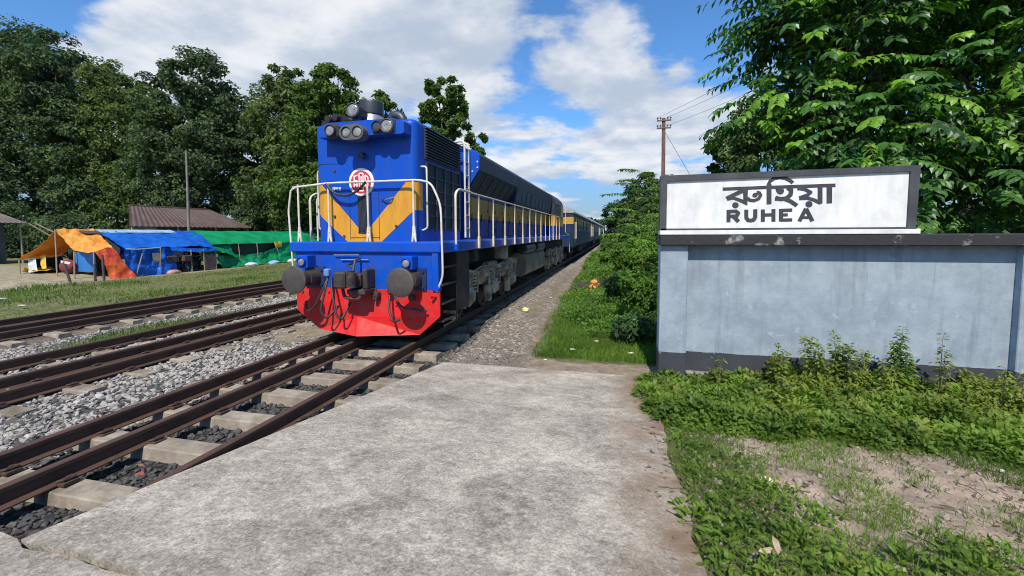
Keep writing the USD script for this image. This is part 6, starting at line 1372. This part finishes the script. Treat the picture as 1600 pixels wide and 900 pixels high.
obj('grass_tufts', blades(np.stack([px, py, ground_height(px, py) - .01], 1), rg.uniform(.025, .085, len(px)), rg.uniform(.003, .0065, len(px)), rg, .7), M['grassb'], label='short grass growing over the bare soil by the platform', cat='grass', kind='stuff')
def weed(label, x_, y_, h_, spread, n, mname, seed, branches=5):
    h_ *= 1.12; spread *= 1.2
    rg = np.random.default_rng(seed)
    z0 = float(ground_height(np.array([x_]), np.array([y_]))[0])
    t = thing('tall_weed', label, 'weed', (x_, y_, z0), 'tall weeds in front of the wall')
    mb, Vs = MB(), []
    for b in range(branches):
        a = rg.uniform(0, 2 * np.pi); rr = spread * (0 if b == 0 else rg.uniform(.3, 1)); hb = h_ * (1 if b == 0 else rg.uniform(.5, .92))
        P0 = np.array([x_ + .03 * math.cos(a), y_ + .03 * math.sin(a), z0 - .03]); P1 = np.array([x_ + rr * math.cos(a), y_ + rr * math.sin(a) * .6, z0 + hb])
        s = np.linspace(0, 1, 14)[:, None]; path_ = P0 * (1 - s) + P1 * s + np.array([math.cos(a), math.sin(a), 0]) * (s * (1 - s)) * rr * .5 + np.cumsum(rg.normal(0, .006, (14, 3)), 0)
        mb.add(tube(path_, np.linspace(.007, .002, 14), 5))
        m_ = n // branches
        ss = rg.uniform(.15, 1, m_); base = np.stack([np.interp(ss, s[:, 0], path_[:, q]) for q in range(3)], 1)
        d = sph(rg, m_) * [1, 1, .3] + [0, 0, .25]; d = unit(d); tw = rg.uniform(.0, .10, (m_, 1)) * (1.25 - ss[:, None])
        L_ = rg.uniform(.05, .11, m_) * (1.15 - .5 * ss)
        V, F4 = leaves4(base + d * tw, unit(d + [0, 0, -.15]), np.tile([0, 0, 1.0], (m_, 1)) + .35 * rg.normal(size=(m_, 3)), L_, L_ * .45, .2, .3); Vs.append(V)
    obj('stems', mb, M['weedstem'], t, smooth=True); obj('leaves', joined(np.vstack(Vs), F4), M[mname], t)
weed('bushy yellow green weed, widest of the tall ones before the wall', 2.62, 5.85, .74, .30, 1300, 'l_olive', 101, 9)
weed('upright dark green weed, tallest before the wall centre', 3.25, 5.9, .84, .13, 640, 'l_weed', 102, 4)
weed('thin sparse weed stalk right of the tallest weed', 3.72, 5.95, .78, .10, 154, 'l_olive', 103, 3)
weed('yellow green weed left of the bushy one', 1.98, 5.9, .55, .16, 330, 'l_olive', 104, 5)
weed('small sparse weed near the left pier', 1.35, 6.0, .42, .10, 132, 'l_olive', 105, 3)
weed('low olive weed before the right end of the wall panel', 4.2, 5.75, .45, .2, 352, 'l_olive', 106, 6)
weed('spreading olive weed right of the thin stalk', 4.0, 5.5, .48, .2, 374, 'l_olive', 107, 6)
weed('yellow green weed at the right picture edge', 4.75, 5.6, .45, .2, 330, 'l_olive', 108, 5)
weed('small olive weed between the bushy and tallest weeds', 2.95, 5.6, .5, .14, 242, 'l_olive', 109, 4)

# loose stones, twigs and dead leaves on the bare soil
rg = np.random.default_rng(120)
px, py = rg.uniform(.5, 5.5, 9000), 1.4 + 3.4 * rg.random(9000)
S_ = np.clip(rg.lognormal(math.log(.0075), .6, len(px)), .003, .032)
M['soilst'] = stonemat('soil_pebbles', [(0, (.10, .08, .06)), (.5, (.22, .175, .135)), (.85, (.36, .30, .25)), (1, (.62, .57, .50))])
obj('soil_pebbles', joined(stone_verts(np.stack([px, py, ground_height(px, py) + S_ * .2], 1), S_, rg), IF), M['soilst'], label='small pebbles and clods scattered on the bare soil', cat='pebbles', kind='stuff')
mb = MB(); n = 420
for k in range(n):
    x_, y_ = rg.uniform(.5, 5), 1.4 + 3.2 * rg.random(); a = rg.uniform(0, 6.3); L_ = rg.uniform(.03, .16)
    z_ = float(ground_height(np.array([x_]), np.array([y_]))[0]) + .008
    mb.add(tube([(x_, y_, z_), (x_ + L_ * .5 * math.cos(a), y_ + L_ * .5 * math.sin(a), z_ + rg.uniform(0, .012)), (x_ + L_ * math.cos(a + .3), y_ + L_ * math.sin(a + .3), z_)], rg.uniform(.0015, .004), 4))
obj('dead_twigs', mb, mat('twig_brown', (.16, .11, .075), (.07, .05, .035), scale=20, rough=.9), label='dead twigs strewn over the bare soil', cat='twigs', kind='stuff')
n = 900
px, py = rg.uniform(.42, 5, n), 1.35 + 3.3 * rg.random(n)
N = unit(np.array([0, 0, 1.0]) + .4 * rg.normal(size=(n, 3))); T = unit(np.cross(N, sph(rg, n))); L_ = rg.uniform(.02, .06, n)
V, F4 = leaves4(np.stack([px, py, ground_height(px, py) + .008], 1), T, N, L_, L_ * .5, .25, .1)
obj('dead_leaves', joined(V, F4), leafmat('dead_leaf', [(0, (.10, .07, .045)), (.5, (.24, .18, .12)), (1, (.42, .34, .24))], .1, .7, .2, tcol=(1, .9, .7)), label='dry brown leaves scattered on the bare soil', cat='dead leaves', kind='stuff')

n = 70
py = rg.uniform(1.5, 6.1, n); px = .42 - np.abs(rg.normal(0, .10, n))
N = unit(np.array([0, .14, 1.0]) + .15 * rg.normal(size=(n, 3))); T = unit(np.cross(N, sph(rg, n))); L_ = rg.uniform(.018, .05, n)
V, F4 = leaves4(np.stack([px, py, RAMP(py) + .004], 1), T, N, L_, L_ * .5, .25, .1)
obj('platform_leaf_litter', joined(V, F4), '/World/Looks/dead_leaf', label='dry leaves and bits lying on the right edge of the platform', cat='dead leaves', kind='stuff')
mb = MB()
for k in range(26):
    y_ = rg.uniform(1.5, 5.8); x_ = .42 - abs(rg.normal(0, .07)); a = rg.uniform(0, 6.3); L2 = rg.uniform(.04, .15)
    mb.add(tube([(x_, y_, RAMP(y_) + .005), (x_ + L2 * math.cos(a), y_ + L2 * math.sin(a), RAMP(y_ + L2 * math.sin(a)) + .006)], .0025, 4))
obj('platform_twigs', mb, '/World/Looks/twig_brown', label='thin twigs lying on the right edge of the platform', cat='twigs', kind='stuff')

# ------------------------------------------------------------------ small litter
def blob(size, c, seed, sub=2, amp=.5):
    s = trimesh.creation.icosphere(sub); v = np.asarray(s.vertices)
    return v * size * (1 + amp * (meshkit.fbm(v * 2.0 + seed, 3, seed)[:, None] - .5)) + c, np.asarray(s.faces)
M['chalk'] = mat('pale_stone', (.62, .58, .52), (.5, .46, .4), scale=12, rough=.85); M['brick'] = mat('orange_brick', (.52, .22, .06), (.42, .16, .05), scale=8, rough=.85); M['dryleaf'] = mat('dry_leaf', (.36, .29, .20), (.26, .19, .12), scale=9, rough=.8)
M['char'] = mat('burnt_debris', (.02, .018, .016), (.05, .04, .035), scale=9, rough=.9)
gz = lambda x_, y_: float(ground_height(np.array([x_]), np.array([y_]))[0])
obj('pale_stone', blob([.042, .03, .022], [.98, 3.02, gz(.98, 3.02) + .03], 1), M['chalk'], label='large pale stone on the soil beside the platform', cat='stone')
obj('pale_stone', blob([.022, .016, .012], [2.75, 3.75, gz(2.75, 3.75) + .015], 2), M['chalk'], label='small pale stone on bare soil below the weeds', cat='stone')
for k, (x_, y_, a, lab) in enumerate([(.63, 2.03, .4, 'pale dry leaf lying at the bottom edge of the grass'), (.73, 2.06, 1.6, 'pale dry leaf standing up at the bottom edge of the grass')]):
    T = np.array([[math.cos(a), math.sin(a), .15 + .8 * k]]); V, F4 = leaves4(np.array([[x_, y_, gz(x_, y_) + .07]]), unit(T), np.array([[0, -.3, 1.0]]), np.array([.13 - .05 * k]), np.array([.032]), .35, .3)
    obj('dry_leaf', (V[0], F4), M['dryleaf'], label=lab, cat='leaf')
h = thing('brick_heap', 'orange broken bricks with burnt litter in the grass by the bushes', 'rubble', (-.72, 14.9, -.2))
for k, (dx, dy, dz, sz) in enumerate([(0, 0, .34, .11), (-.03, -.1, .18, .13), (-.25, -.1, .1, .09), (.08, .1, .24, .09), (-.1, -.2, .05, .09)]):
    obj('brick_piece', blob([sz * 1.2, sz, sz * .9], [-.72 + dx, 14.9 + dy, -.2 + dz + .02], 11 + k, 1, .7), M['brick'], h)
obj('burnt_litter', blob([.45, .35, .25], [-1.05, 15.1, -.1], 19, 2, .9), M['char'], h); obj('burnt_litter', blob([.35, .3, .22], [-.25, 15.3, .05], 20, 2, .9), M['char'], h)
obj('plastic_bag', blob([.09, .07, .05], [-2.28, 10.75, gz(-2.28, 10.75) + .04], 31, 2, .8), mat('yellow_white_bag', (.75, .72, .45), (.6, .55, .1), scale=9, rough=.5), label='small yellow white bag lying on the gravel path', cat='bag')
for k, (x_, y_, s_, lab) in enumerate([(-.75, 7.62, .07, 'white scrap on the grass edge near the wall end'), (-.35, 8.3, .06, 'white scrap beside the small dark bush'), (.28, 7.6, .07, 'flat white scrap right beside the wall end'), (-1.98, 13.2, .06, 'white scrap on the gravel midway along the train'), (-2.4, 14.5, .06, 'white scrap on the gravel near the train shadow'), (-1.15, 7.05, .045, 'small white scrap on the dirt strip beyond the ramp')]):
    obj('paper_scrap', blob([s_ * .7, s_ * .45, s_ * .18], [x_, y_, gz(x_, y_) + s_ * .2 + (.05 if x_ > -.9 else 0)], 41 + k, 1, .9), M['chalk'], label=lab, cat='litter')
for k, (x_, y_, lab) in enumerate([(-16.2, 8.2, 'white plastic scrap on the left grass verge'), (-18.6, 9.0, 'grey white scrap further left on the grass verge')]):
    obj('paper_scrap', blob([.14, .05, .015], [x_, y_, gz(x_, y_) + .10], 61 + k, 2, .9), M['c_wh'], label=lab, cat='litter')
obj('red_brick_chip', blob([.06, .045, .035], [-4.1, 2.75, -.28], 71, 1, .6), mat('red_brick', (.3, .07, .05), rough=.9), label='red brick chip among the dark ballast by the rail', cat='brick')
